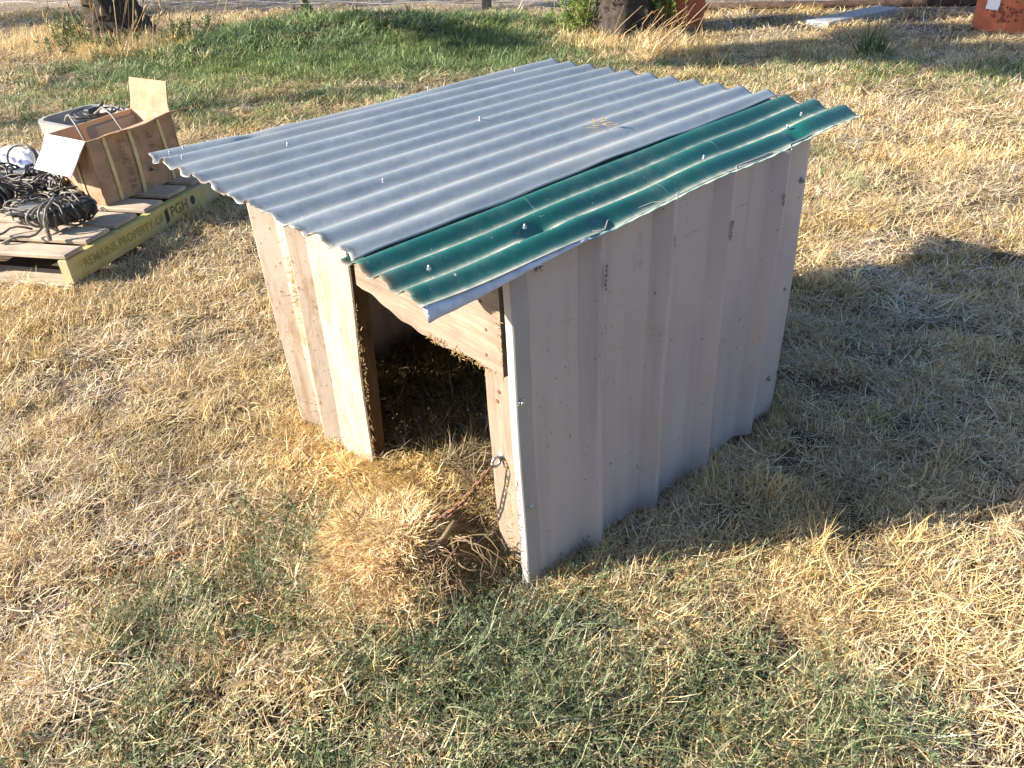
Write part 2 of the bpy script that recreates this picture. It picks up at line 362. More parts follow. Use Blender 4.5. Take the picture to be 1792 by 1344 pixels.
# ------------------------------------------------------------------ dog kennel
K = thing('dog_kennel', (-0.47, 0.46, 0), 'beige corrugated steel dog kennel with silver and green roof sheets', 'dog kennel')
def lerp(a, b, t): return a + (b - a) * t
def roofz(x): return 0.7659 - 0.0197 * x
random.seed(3)
def corr(name, xn0, xn1, xf0, xf1, yn, yf, periods, mat, zoff, warp, phase0=0.0, amp=0.0088, lip=None):
    """corrugated sheet; ribs run front to back, x edges given at the front and at the back"""
    per = 14; nu = int(periods * per) + 1; nv = 150
    mb = MB(); dirt = []; rust = []; grid = []
    for j in range(nv + 1):
        t = j / nv; row = []
        for i in range(nu):
            u = i / (nu - 1); ph = u * periods * 2 * math.pi + phase0
            x = lerp(lerp(xn0, xn1, u), lerp(xf0, xf1, u), t); y = lerp(yn(u), yf(u), t)
            z = roofz(x) + zoff + amp * math.cos(ph) - 0.002
            dx, dz = warp(u, t, x, y); row.append((x + dx, y, z + dz))
            dirt.append(max(0.0, -math.cos(ph - 0.35)) ** 3); rust.append(max(0.0, 1 - j * (yf(u) - yn(u)) / nv / 0.02))
        grid.append(row)
    mb.sheet(grid); mb.col = {'dirt': dirt, 'rust': rust}
    return mb
def silver_warp(u, t, x, y):
    dz = 0.0
    # dented left edge near the front, edge over the green sheet lifted and wavy
    dz -= 0.018 * math.exp(-((x + 1.05) / 0.03) ** 2 - ((y - 0.07) / 0.035) ** 2)
    dz -= 0.008 * math.exp(-((x + 1.06) / 0.05) ** 2) * (1 + math.sin(y * 3.1 + 1))
    e = max(0, (u - 0.955) / 0.045)
    dz += e * (0.003 + 0.0022 * math.sin(t * 13 + 1) + 0.001 * math.sin(t * 41))
    dz += 0.004 * math.sin(u * 23) * math.exp(-t * 25)
    return 0.004 * math.sin(t * 5 + u * 3), dz
jag = lambda u, s, a: a * (0.6 * math.sin(u * 71 + s) + 0.4 * math.sin(u * 173 + s * 2))
mbs = corr('roof_sheet', -1.098, -0.188, -1.045, -0.246, lambda u: -0.187 + jag(u, 1, .006), lambda u: lerp(1.135, 1.185, u) + jag(u, 2, .004),
           10.6, None, 0.0045, silver_warp, phase0=5.4, amp=0.0076)
roofA = obj('roof_sheet', mbs, M['zinc'], K, smooth=True, solid=0.0012); roofA['label'] = 'weathered silver grey roof sheet'
def green_warp(u, t, x, y):
    dz = 0.0
    if u > 0.62:      # front right corner bent down
        e = (u - 0.62) / 0.38; dz += 0.010 * e * e * math.exp(-((t) / 0.10) ** 1.5)
    for (cx, cy, a, w) in ((-0.055, 0.125, 0.014, 0.03), (-0.03, 0.92, 0.016, 0.035), (0.0, 0.24, 0.006, 0.03)):
        dz -= a * math.exp(-((x - cx) / (w * .8)) ** 2 - ((y - cy) / w) ** 2)
    dz += 0.003 * math.sin(t * 19 + u * 4) * u
    return 0.003 * math.sin(t * 8) * u, dz
mbg = corr('roof_sheet', -0.212, 0.0385, -0.27, -0.003, lambda u: -0.196 - 0.012 * u + jag(u, 4, .003), lambda u: 1.178 + jag(u, 5, .003),
           3.30, None, 0.0, green_warp, phase0=-4.5)
roofB = obj('roof_sheet', mbg, M['green'], K, smooth=True, solid=0.0012); roofB['label'] = 'dark green painted roof sheet with dusty valleys'
# worn corner and dusty, sun-paled lip on the free edge of the green sheet
def edge_strip(y0, y1, rise, n, mat, label):
    m = MB(); g = []
    for j in range(n + 1):
        t = j / n; y = lerp(y0, y1, t); tt = (y + 0.208) / 1.386
        x0 = lerp(0.0385, -0.003, tt); 
        z0 = roofz(x0) + 0.0088 * math.cos(3.30 * 2 * math.pi - 4.5) - 0.002
        dz = green_warp(1.0, tt, x0, y)[1]; r, d, tw = rise(y)
        k = 0.0015 * math.sin(y * 130) + 0.001 * math.sin(y * 57)
        g.append([(x0 - 0.0005, y, z0 + dz - 0.0005), (x0 + r * 0.5, y, z0 + dz + d * 0.5 + k), (x0 + r + k, y, z0 + dz + d + k)])
    m.sheet(g); o = obj('edge_lip', m, mat, roofB, smooth=True, solid=0.001); o['label'] = label; return o
edge_strip(-0.208, 0.16, lambda y: (lerp(0.012, 0.008, (y + .208) / .37), lerp(-0.024, -0.003, ((y + .208) / .37) ** 0.8), 0), 26, M['lip'], 'bent down corner of the edge with bare pale primer')
edge_strip(0.16, 1.178, lambda y: (0.010, 0.003 - 0.007 * max(0, (.3 - y) / .14), 0), 80, M['paleg'], 'green edge coloured pale for dust and glancing sun')  # pale tone puts glancing sun as well as dust into the colour
# rusted patches chewed out of the silver sheet's front edge are real gaps; roof screws
def screw(parent, p, n, r=0.006, mat='steel'):
    m = MB(); m.lathe(p, n, [(r * 1.7, -0.002), (r * 1.7, 0.0012), (r * 1.0, 0.0018), (r, 0.0045), (r * 0.6, 0.006), (0.0006, 0.0062)], 10)
    return obj('screw', m, M[mat], parent, smooth=False)
for (x, y) in [(-1.013, -0.16), (-1.03, -0.12), (-0.953, -0.155), (-0.85, 0.061), (-0.452, 0.061), (-1.034, 0.62), (-1.0, 0.93), (-0.66, 0.5)]:
    screw(roofA, (x, y, roofz(x) + 0.0115), (0, 0, 1), 0.0021)
for (x, y) in [(-0.066, 0.10), (-0.063, 0.622), (-0.054, 0.93), (-0.087, 1.045), (-0.054, -0.125)]:
    screw(roofB, (x, y, roofz(x) + 0.0035), (0, 0, 1), 0.0024)

# right side panel with shallow ribs
def bottom(y): return -0.012 + 0.008 * math.sin(y * 9) - 0.012 * math.exp(-(y / .12) ** 2)
prof = [(0.036, 0.0)]
for k in range(4):
    s0 = 0.166 + 0.2 * k; prof += [(s0 - 0.006, 0.0), (s0, 0.001), (s0 + 0.032, 0.0265), (s0 + 0.036, 0.0275), (s0 + 0.041, 0.0265), (s0 + 0.074, 0.001), (s0 + 0.08, 0.0)]
prof += [(0.93, 0.0), (0.945, -0.004)]
dense = []
for a, b in zip(prof[:-1], prof[1:]):
    n = max(1, int((b[0] - a[0]) / 0.012)); dense += [(lerp(a[0], b[0], i / n), lerp(a[1], b[1], i / n)) for i in range(n)]
dense.append(prof[-1])
m = MB(); g = []
for j in range(21):
    t = j / 20
    row = []
    for (y, x) in dense:
        yy = lerp(y - 0.004 * 1, y + 0.02 * y, t); w = 0.0022 * math.sin(y * 14 + t * 3) + 0.002 * math.sin(t * 6 + y * 5)
        row.append((x + w - 0.002, yy, lerp(bottom(y), 0.757, t)))
    g.append(row)
m.sheet(g); side = obj('side_panel', m, M['paint'], K, solid=0.0012, off=1)
m = MB()
# corner capping strip: narrow front face and side face
g = []
for j in range(15):
    t = j / 14; z = lerp(-0.03, 0.748, t); w = 0.0018 * math.sin(t * 9)
    g.append([(-0.0165, -0.003 + w, z), (-0.010, -0.0045 + w, z), (0.0035 + w, -0.005, z), (0.005 + w, -0.0035, z), (0.005 + w, 0.012, z), (0.0045 + w, 0.0325 + 0.001 * math.sin(t * 30), z)])
m.sheet(g); cap = obj('corner_cap', m, M['capm'], K, solid=0.0012, off=1)
for (y, z) in [(0.006, 0.471), (0.010, 0.218)]: screw(cap, (0.0062, y, z), (1, 0, 0), 0.0055)
for (y, z) in [(0.07, 0.722), (0.93, 0.655), (0.915, 0.378), (0.90, 0.115)]: screw(side, (0.0025, y, z), (1, 0, 0), 0.0046)
# scuffs: worn paint patches on the rib crests
m = MB()
for (k, z0, z1) in ((0, 0.635, 0.69), (1, 0.66, 0.68), (2, 0.61, 0.655), (3, 0.63, 0.66)):
    y0 = 0.166 + 0.2 * k + 0.0385; n = 6
    for i in range(n):
        za = lerp(z0, z1, i / n); zb = lerp(z0, z1, (i + random.uniform(.7, 1.0)) / n); w = 0.0015 + 0.0035 * random.random(); yy = y0 + 0.01 * za + random.uniform(-.002, .002)
        m.add([(0.0298, yy - w, za), (0.0298, yy + w, za), (0.0298, yy + w * .8, zb), (0.0298, yy - w * .8, zb)], [(0, 1, 2, 3)])
obj('scuff', m, mat_simple('bare_scuffed_metal', (0.17, 0.165, 0.17), 0.5, 0.3, 0.5, 200), side)['kind'] = 'stuff'

# left part of the front: ribbed sheet and a flat sheet by the doorway
def front_sheet(pts, ztop, zbot, name, nz=12):
    m = MB(); g = []
    for j in range(nz + 1):
        t = j / nz; row = []
        for (xt, xb, y) in pts:
            z = lerp(zbot, ztop, t); tz = z / 0.6; row.append((lerp(xb, xt, tz) + 0.0015 * math.sin(z * 15), y + 0.002 * math.sin(z * 11 + xt * 20), z))
        g.append(row)
    m.sheet(g[::-1]); return obj(name, m, M['paintst'], K, solid=0.0012, off=1)
front_sheet([(-.990, -.962, 0.0), (-.950, -.922, -.032), (-.942, -.914, -.034), (-.885, -.868, -.002), (-.88, -.862, 0.0), (-.835, -.845, 0.0), (-.79, -.822, -.001),
             (-.772, -.797, -.030), (-.765, -.79, -.032), (-.714, -.744, -.003), (-.700, -.730, -.002)], 0.765, -0.02, 'front_panel')
front_sheet([(-.705, -.734, -.012), (-.70, -.729, -.0135), (-.64, -.68, -.013), (-.58, -.635, -.014), (-.530, -.585, -.0135), (-.527, -.582, -.010)], 0.76, -0.03, 'front_panel')
m = MB()
m.add([(-.585, -.0105, 0), (-.5275, -.0105, .6), (-.514, -.0105, .752), (-.514, .032, .752), (-.5275, .032, .6), (-.585, .032, 0),
       (-.645, -.0105, 0), (-.5875, -.0105, .6), (-.575, -.0105, .752), (-.575, .032, .752), (-.5875, .032, .6), (-.645, .032, 0)],
      [(0, 5, 4, 1), (1, 4, 3, 2), (6, 7, 10, 11), (7, 8, 9, 10), (0, 1, 7, 6), (1, 2, 8, 7), (5, 11, 10, 4), (4, 10, 9, 3), (0, 6, 11, 5), (2, 3, 9, 8)])
obj('door_jamb', m, M['jamb'], K, bevel=0.002)
# header board over the doorway, lower edge worn
m = MB(); xs = np.linspace(-0.527, -0.034, 40); lo = [(lerp(0.553, 0.515, (x + .527) / .231) if x < -.296 else 0.515) + 0.003 * math.sin(x * 37) + 0.002 * math.sin(x * 91) - .004 * math.exp(-((x + .30) / .1) ** 2) for x in xs]
xt = [max(x, -0.513) + (0.0001 * k) for k, x in enumerate(xs)]; vs = []; n = len(xs)
for y in (-0.001, 0.0175): vs += [(x, y, z) for x, z in zip(xs, lo)] + [(x, y, 0.742) for x in xt]
fsx = []
for i in range(n - 1):
    fsx += [(i, i + 1, n + i + 1, n + i), (2 * n + i + 1, 2 * n + i, 3 * n + i, 3 * n + i + 1), (i + 1, i, 2 * n + i, 2 * n + i + 1), (n + i, n + i + 1, 3 * n + i + 1, 3 * n + i)]
fsx += [(0, n, 3 * n, 2 * n), (n - 1, 3 * n - 1, 4 * n - 1, 2 * n - 1)]
m.add(vs, fsx); hb = obj('header_board', m, M['header'], K)
for (x, z) in ((-0.085, 0.655), (-0.075, 0.60), (-0.08, 0.545), (-0.47, 0.62)):
    mm = MB(); mm.lathe((x, -0.0015, z), (0, -1, 0), [(0.0035, -.001), (0.0035, 0.0008), (0.002, 0.0014)], 8); obj('nail', mm, M['rust'], hb)
m = MB(); g = []
zs = [-0.04, 0.02, 0.10, 0.2, 0.3, 0.4, 0.5, 0.6, 0.735]
xl = [-0.098, -0.107, -0.115, -0.117, -0.1165, -0.118, -0.1155, -0.115, -0.115]
xr = [-0.026, -0.018, -0.016, -0.015, -0.016, -0.015, -0.0155, -0.016, -0.016]
vs = []; 
for z, a, b in zip(zs, xl, xr): vs += [(a, 0.019, z), (b, 0.019, z), (b, 0.062, z), (a, 0.062, z)]
fsx = []
for i in range(len(zs) - 1):
    for k in range(4): j = (k + 1) % 4; fsx.append((i * 4 + k, i * 4 + j, i * 4 + 4 + j, i * 4 + 4 + k))
fsx += [(3, 2, 1, 0), (32, 33, 34, 35)]
m.add([(x, y - 0.0005 if k % 4 < 2 else y, z) for k, (x, y, z) in enumerate(vs)], fsx)
post = obj('corner_post', m, M['timber'], K, bevel=0.003)
for (x, z) in ((-0.075, 0.455), (-0.082, 0.43)):
    mm = MB(); mm.lathe((x, 0.0185, z), (0, -1, 0), [(0.005, -.001), (0.005, 0.0012), (0.003, 0.002)], 8); obj('nail', mm, M['rust'], post)
m = MB()
m.bx(-0.30, -0.27, -0.006, -0.0045, 0.545, 0.547); 
# inner frame: roof battens, back and left walls, floor
m = MB(); m.bx(-0.96, -0.02, 0.10, 0.14, 0.70, 0.742); obj('roof_batten', m, M['timber'], K)
m = MB(); m.bx(-0.96, -0.02, 0.80, 0.84, 0.70, 0.742); obj('roof_batten', m, M['timber'], K)
m = MB(); g = []
lx = []
for k in range(24):
    y = lerp(0.03, 0.93, k / 23); lx.append((y, -0.962 - (0.016 if k % 6 in (2, 3) else 0)))
for j in range(2): g.append([(x, y, (-0.03, 0.755)[j]) for y, x in lx])
m.sheet(g); obj('side_panel', m, M['paint'], K, solid=0.0012)
m = MB(); g = []
for j in range(2): g.append([(lerp(-0.955, -0.01, k / 23), 0.935 + (0.016 if k % 6 in (2, 3) else 0), (-0.03, 0.75)[j]) for k in range(24)])
m.sheet(g); obj('back_panel', m, M['paint'], K, solid=0.0012)
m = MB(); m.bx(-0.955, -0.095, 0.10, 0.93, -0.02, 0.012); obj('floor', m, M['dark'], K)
m = MB(); m.bx(-0.050, -0.010, 0.066, 0.925, -0.075, 0.02); obj('light_stop_rail', m, M['timber'], K)  # timber added inside to stop sunlight leaking under the panels
m = MB(); m.bx(-0.955, -0.915, 0.04, 0.925, -0.075, 0.02); obj('light_stop_rail', m, M['timber'], K)
# galvanised eye bolt on the post
m = MB(); m.lathe((-0.084, 0.0195, 0.292), (0, -1, 0), [(0.011, 0), (0.011, 0.002), (0.005, 0.003), (0.005, 0.006)], 12)
ring = [(-0.084 + 0.002, -0.001 - 0.011 * math.cos(a) + .004, 0.288 + 0.011 * math.sin(a)) for a in np.linspace(0.2, 2 * math.pi + .2, 15)]
m.tube(ring, 0.0032, 7); obj('eye_bolt', m, M['steel'], K, smooth=True)

# ------------------------------------------------------------------ chains
def link_mesh(name, L, Wd, r, mat):
    m = MB(); pts = []
    for k in range(20):
        a = 2 * math.pi * k / 20; x = math.cos(a) * Wd; y = math.sin(a) * Wd; y += math.copysign(L / 2 - Wd, math.sin(a)) if abs(math.sin(a)) > 1e-6 else 0
        pts.append((x, y, 0))
    pts += [pts[0], pts[1]]; m.tube(pts, r, 6, caps=False)
    me = bpy.data.meshes.new(name); me.from_pydata(m.v, [], m.f); me.materials.append(mat)
    me.polygons.foreach_set('use_smooth', [True] * len(me.polygons)); return me
def chain(root, pts, L, me, twist0=0.0, jitter=0.1):
    pts = [Vector(p) for p in pts]; seg = [(b - a).length for a, b in zip(pts[:-1], pts[1:])]; tot = sum(seg); step = L * 0.74; n = int(tot / step)
    def at(d):
        for a, b, s in zip(pts[:-1], pts[1:], seg):
            if d <= s: return a.lerp(b, d / s)
            d -= s
        return pts[-1]
    for k in range(n):
        p = at(step * (k + .5)); q = at(step * (k + .5) + 0.004); d = (q - at(step * (k + .5) - 0.004)).normalized()
        o = bpy.data.objects.new('link', me); C.objects.link(o); o.parent = root
        rot = d.to_track_quat('Y', 'Z') @ Euler((0, twist0 + (math.pi / 2 if k % 2 else 0) + random.uniform(-jitter, jitter), 0)).to_quaternion()
        o.matrix_local = Matrix.Translation(p - root.location) @ rot.to_matrix().to_4x4()
lk = link_mesh('link', 0.027, 0.0055, 0.0019, M['rust']); lk2 = link_mesh('link', 0.027, 0.0055, 0.0020, M['rusto'])
ch = thing('chain', (-0.084, -0.009, 0.278), 'rusty brown chain hanging from the eye bolt on the kennel post', 'chain')
chain(ch, [(-0.083, -0.010, 0.282), (-0.105, -0.024, 0.240), (-0.140, -0.044, 0.18), (-0.185, -0.064, 0.125), (-0.232, -0.085, 0.09)], 0.027, lk, 0.4)
pts = [(-0.69, -0.653), (-0.679, -0.605), (-0.647, -0.522), (-0.625, -0.433), (-0.599, -0.394), (-0.553, -0.358), (-0.516, -0.34), (-0.449, -0.302), (-0.36, -0.25)]
ch2 = thing('chain', (-0.5, -0.4, 0), 'orange rusted chain lying on the dry lawn left of the straw heap', 'chain')
chain(ch2, [(x, y, float(gz(x, y)) + 0.015) for x, y in pts], 0.027, lk2, 0.6, 0.5)

# ------------------------------------------------------------------ pallet
PO = Vector((-2.475, -0.18, 0)); pu = Vector((-0.530, 0.848, 0)).normalized(); pv = Vector((-pu.y, pu.x, 0)); Zv = Vector((0, 0, 1))
pal = thing('pallet', tuple(PO + pu * 0.58 + pv * 0.58), 'weathered wooden pallet with a yellow stencilled side holding cables and a box', 'pallet')
def pbox(u0, u1, v0, v1, z0, z1, m, bev=0.003):
    c = PO + pu * ((u0 + u1) / 2) + pv * ((v0 + v1) / 2) + Zv * ((z0 + z1) / 2)
    m.box(c, pu, pv, Zv, (u1 - u0) / 2, (v1 - v0) / 2, (z1 - z0) / 2, 0, bev)
def oriented(name, u0, u1, v0, v1, z0, z1, mat, along):
    # local x along the timber so that the grain follows it
    m = MB(); hx, hy = ((u1 - u0) / 2, (v1 - v0) / 2) if along == 'u' else ((v1 - v0) / 2, (u1 - u0) / 2)
    m.box((0, 0, 0), (1, 0, 0), (0, 1, 0), (0, 0, 1), hx, hy, (z1 - z0) / 2, 0, 0.004)
    me = bpy.data.meshes.new(name); me.from_pydata(m.v, [], m.f); me.materials.append(mat)
    o = bpy.data.objects.new(name, me); C.objects.link(o); o.parent = pal
    c = PO + pu * ((u0 + u1) / 2) + pv * ((v0 + v1) / 2) + Zv * ((z0 + z1) / 2)
    o.location = c - pal.location; d = pu if along == 'u' else pv
    o.rotation_euler = (random.uniform(-.006, .006), random.uniform(-.006, .006), math.atan2(d.y, d.x) + random.uniform(-.01, .01)); return o
random.seed(5)
for k, (u0, u1) in enumerate([(-0.022, 0.078), (0.132, 0.275), (0.315, 0.458), (0.507, 0.637), (0.690, 0.828), (0.875, 1.01), (1.06, 1.16)]):
    oriented('deck_board', u0, u1, -0.016 if k in (0, 6) else random.uniform(0.0, 0.018), 1.15 + random.uniform(-.01, .01), 0.1255, 0.1455, M['pwood'], 'v')
strg = oriented('stringer', -0.02, 1.16, -0.018, 0.024, 0.024, 0.125, M['ywood'], 'u'); strg['label'] = 'yellow painted side stringer with stencilled words'
strg.rotation_euler = (0, 0, math.atan2(pu.y, pu.x))
oriented('stringer', -0.02, 1.16, 0.55, 0.592, 0.024, 0.125, M['pwood'], 'u')
oriented('stringer', -0.02, 1.16, 1.10, 1.142, 0.024, 0.125, M['pwood'], 'u')
for (u0, u1) in ((-0.02, 0.11), (0.50, 0.63), (1.03, 1.16)): oriented('bottom_board', u0, u1, -0.01, 1.14, 0.003, 0.0235, M['pwood'], 'v')

def text_mesh(body, size, shear=0.0, offset=0.0, spacing=1.0):
    cu = bpy.data.curves.new('t', 'FONT'); cu.body = body; cu.size = size; cu.shear = shear; cu.offset = offset; cu.space_character = spacing
    o = bpy.data.objects.new('t', cu); me = bpy.data.meshes.new_from_object(o); bpy.data.objects.remove(o); return me
def put_text(name, body, size, org, ex, ey, mat, parent, shear=0.0, offset=0.0, spacing=1.0):
    me = text_mesh(body, size, shear, offset, spacing); me.name = name
    ex = Vector(ex).normalized(); ey = Vector(ey).normalized(); ez = ex.cross(ey)
    Mx = Matrix(((ex.x, ey.x, ez.x, org[0]), (ex.y, ey.y, ez.y, org[1]), (ex.z, ey.z, ez.z, org[2]), (0, 0, 0, 1)))
    r = root_of(parent); me.transform(parent.matrix_basis.inverted() @ Matrix.Translation(-r.location) @ Mx if parent.parent else Matrix.Translation(-r.location) @ Mx)
    me.materials.clear(); me.materials.append(mat)
    o = bpy.data.objects.new(name, me); C.objects.link(o); o.parent = parent; return o
# stencil on the yellow stringer's outer face (outer face looks along -pv)
def on_str(u, z): return PO + pu * u + pv * (-0.0192) + Zv * z
put_text('lettering', 'REMAINS PROPERTY OF', 0.0490, on_str(0.06, 0.064), pu, Zv, M['ink'], strg, 0, 0.0008, 1.0)
put_text('lettering', 'PGH', 0.066, on_str(0.632, 0.062), pu, Zv, M['inkg'], strg, 0, 0.001, 1.05)
m = MB(); m.add([on_str(0.592, 0.046), on_str(0.618, 0.056), on_str(0.618, 0.112), on_str(0.592, 0.104)], [(0, 1, 2, 3)]); obj('printed_mark', m, M['inkd'], pal); m = MB()
m.add([on_str(0.805 + 0.017 * math.cos(a), 0.084 + 0.022 * math.sin(a)) for a in np.linspace(0, 2 * math.pi, 14)[:-1]], [tuple(range(13))])
mk = obj('printed_mark', m, M['inkd'], pal)

# ------------------------------------------------------------------ cardboard box
BN = Vector((-2.935, 0.145, 0.1465)); e1 = Vector((-0.968, -0.225, 0)).normalized(); e2 = Vector((-0.36, 0.933, 0)).normalized()
BW, BL, BH = 0.325, 0.485, 0.288
bx_ = thing('cardboard_box', tuple(BN + e1 * BW / 2 + e2 * BL / 2), 'open brown cardboard box with tape strips and handwriting on the pallet', 'box')
def bp(a, b, z): return BN + e1 * a + e2 * b + Zv * z
def wall(p0, p1, n=7, bulge=0.01, outw=Vector((0, 0, 0)), top=0.0):
    g = []
    for j in range(6):
        t = j / 5; g.append([p0.lerp(p1, i / n) + Zv * (t * BH) + outw * (bulge * math.sin(math.pi * i / n) * math.sin(math.pi * (0.15 + 0.85 * t)) + 0.004 * random.uniform(-1, 1)) for i in range(n + 1)])
    return g
random.seed(2)
def cardwall(name, p0, p1, outw, bulge):
    m = MB(); g = wall(p0, p1, 7, bulge, outw); m.sheet(g); nf = len(m.f)
    inn = [[p - outw * 0.005 for p in row] for row in g]; m.sheet([r[::-1] for r in inn], 1)
    # rim
    top0 = g[-1]; top1 = inn[-1]
    for i in range(len(top0) - 1): m.add([top0[i], top0[i + 1], top1[i + 1], top1[i]], [(0, 1, 2, 3)], 1)
    return obj(name, m, [M['card'], M['cardin']], bx_)
cardwall('box_wall', bp(0, 0, 0), bp(0, BL, 0), -e1, 0.014)
cardwall('box_wall', bp(0, BL, 0), bp(BW, BL, 0), e2, 0.004)
cardwall('box_wall', bp(BW, BL, 0), bp(BW, 0, 0), e1, 0.006)
cardwall('box_wall', bp(BW, 0, 0), bp(0, 0, 0), -e2, 0.004)
m = MB(); m.box(bp(BW / 2, BL / 2, 0.004), e1, e2, Zv, BW / 2 - .006, BL / 2 - .006, 0.003); obj('box_floor', m, M['cardin'], bx_)
def flap(p0, p1, d, length, curl, mi_in, mi_out, n=6, cut=0.012, name='flap', wav=0.0):
    """flap hinged on p0-p1, opening along d; slightly curled; two faces and an edge"""
    m = MB(); d = d.normalized(); h = (p1 - p0).normalized(); nn = h.cross(d).normalized(); g = []
    for j in range(n + 1):
        t = j / n; s = cut * min(1, t * 3)
        g.append([(p0 + h * s).lerp(p1 - h * s, i / 6) + d * (length * t) + nn * (curl * t * t + wav * t * math.sin(i * 1.1)) for i in range(7)])
    m.sheet(g, 0); m.sheet([[p - nn * 0.005 for p in r][::-1] for r in g], 1)
    edge = [r[0] for r in g] + g[-1][1:] + [r[-1] for r in g[::-1]][1:]
    for a, b in zip(edge[:-1], edge[1:]): m.add([a, b, b - nn * 0.005, a - nn * 0.005], [(0, 1, 2, 3)], 1)
    return obj(name, m, [mi_in, mi_out], bx_)
t1 = flap(bp(BW, 0, BH), bp(0, 0, BH), (-e2 * 0.62 - Zv * 0.78), 0.168, -0.012, M['cardwh'], M['cardwh']); t1['label'] = 'pale near flap hanging down in the sun'
t2 = flap(bp(0, BL, BH), bp(BW, BL, BH), (e2 * 0.30 + e1 * 0.16 + Zv * 0.92), 0.150, 0.006, M['cardw'], M['card']); t2['label'] = 'pale far flap standing upright'
t3 = flap(bp(0, 0.05, BH - .006), bp(0, BL + 0.005, BH + 0.0), (-e1 * 0.86 + Zv * 0.40 + e2 * 0.34), 0.125, 0.02, M['cardin'], M['card'], wav=0.008); t3['label'] = 'brown long flap folded outwards'
random.seed(9)
def tape(b0, b1, w, name='tape_strip'):
    m = MB(); g = []
    for j in range(6):
        t = j / 5; b = lerp(b1, b0, t); bl = 0.014 * math.sin(math.pi * (b / BL)) * math.sin(math.pi * (0.15 + 0.85 * t)) + 0.0062
        g.append([bp(0, b + s * w / 2, BH * t * 0.995 + .001) - e1 * bl for s in (-1, 0, 1)])
    m.sheet(g); return obj(name, m, M['tape'], bx_)
tape(0.085, 0.085, 0.018); tape(0.225, 0.215, 0.019); tape(0.395, 0.40, 0.017)
m = MB(); g = []
for j in range(5):
    t = j / 4; g.append([bp(0.13 + s * 0.009, 0, BH * t) - e2 * 0.0095 for s in (-1, 1)])
m.sheet(g); obj('tape_strip', m, M['tape'], bx_)
def bt(b, z): return bp(0, b, z) - e1 * 0.0195
rr = random.Random(44)
for word, size, b0, z0, ex, ey, adv in (('SUGC102K', 0.048, 0.148, 0.262, -Zv, e2, 0.029), ('AL', 0.066, 0.300, 0.262, -Zv, e2, 0.058), ('KS', 0.052, 0.262, 0.075, e2, Zv, 0.034)):
    for q, chx in enumerate(word):
        a = rr.uniform(-.22, .22); x_ = ex * math.cos(a) + ey * math.sin(a); y_ = ey * math.cos(a) - ex * math.sin(a)
        put_text('letter', chx, size * rr.uniform(.85, 1.12), bt(b0, z0) + ex * (adv * q) + ey * rr.uniform(-.005, .005), x_, y_, M['pen'], bx_, rr.uniform(.1, .4), -0.0012, 1.0)

# ------------------------------------------------------------------ grey tub behind the box, with its cord
TC = Vector((-3.585, 0.36, 0.147)); tub = thing('plastic_tub', tuple(TC), 'grey plastic tub with chamfered corners behind the cardboard box', 'tub')
def octo(hx, hy, c, z, n=3):
    pts = []
    for (sx, sy) in ((1, 1), (-1, 1), (-1, -1), (1, -1)):
        a, b = (TC + e1 * (sx * hx) + e2 * (sy * (hy - c)), TC + e1 * (sx * (hx - c)) + e2 * (sy * hy))
        seq = [a, a.lerp(b, .5) + (e1 * sx + e2 * sy) * (c * 0.12), b]
        pts += seq if sx * sy > 0 else seq[::-1]
    return [p + Zv * (z) for p in pts]
rings = [octo(.20, .15, .06, 0.0), octo(.225, .175, .07, 0.20), octo(.235, .185, .07, 0.205), octo(.237, .187, .07, 0.262), octo(.215, .165, .06, 0.264), octo(.205, .155, .055, 0.205)]
m = MB(); n = 12
for a, b in zip(rings[:-1], rings[1:]):
    m.add(a + b, [(i, (i + 1) % n, n + (i + 1) % n, n + i) for i in range(n)])
obj('tub_body', m, M['tub'], tub); m = MB(); m.add([p + Zv * .002 for p in rings[-1]], [tuple(range(n))]); obj('tub_floor', m, M['tubin'], tub)
def coil(m, c, ax, ay, rx, ry, turns, r, jit, zrise=0.0, n=22, mi=0, seed=0):
    rr = random.Random(seed); c = Vector(c); ax = Vector(ax); ay = Vector(ay); nz = ax.cross(ay).normalized()
    pts = []; ph = rr.uniform(0, 6)
    for k in range(int(turns * n)):
        a = 2 * math.pi * k / n; w = 1 + jit * math.sin(a * 0.37 + ph) + jit * .6 * math.sin(a * 1.7 + ph)
        pts.append(c + ax * (rx * w * math.cos(a)) + ay * (ry * w * math.sin(a)) + nz * (zrise * k / n + jit * 0.35 * rx * math.sin(a * .83 + ph * 2)))
    m.tube(pts, r, 6, mi)
cord = thing('cable_coil', tuple(TC + Zv * .24), 'loose black power cord with plug coiled on the grey tub', 'cable')
m = MB(); cc = TC + Zv * 0.275 + e1 * 0.0 + e2 * 0.02
coil(m, cc, e2, -e1 * 0.95 - Zv * .18, 0.10, 0.075, 2.6, 0.0045, 0.10, 0.004, seed=4); coil(m, cc - e1 * .02 + e2 * .05, e2, -e1 * 0.95 - Zv * .1, 0.085, 0.065, 1.5, 0.0045, 0.12, 0.005, seed=8)
obj('cord', m, M['cable'], cord, smooth=True)
m = MB(); m.box(cc + Zv * 0.0, e2 + e1 * .3, e1, Zv, 0.035, 0.022, 0.02, 0, 0.006); m.tube([cc + e2 * .035, cc + e2 * .06 + Zv * .01, cc + e2 * .085 + Zv * .03], [0.012, .009, .005], 8); obj('plug', m, M['black'], cord)
lead = tag(recentre(obj('cable', (lambda m: (m.tube([bp(.20, .10, .15), bp(.22, .12, .24), bp(.27, .13, .30), bp(.34, .15, .335), bp(.40, .17, .32), bp(.45, .18, .29)], 0.005, 6), m)[1])(MB()), M['cablel'], smooth=True), tuple(bp(.3, .12, .28))), 'single grey cable arching out of the near end of the cardboard box', 'cable')
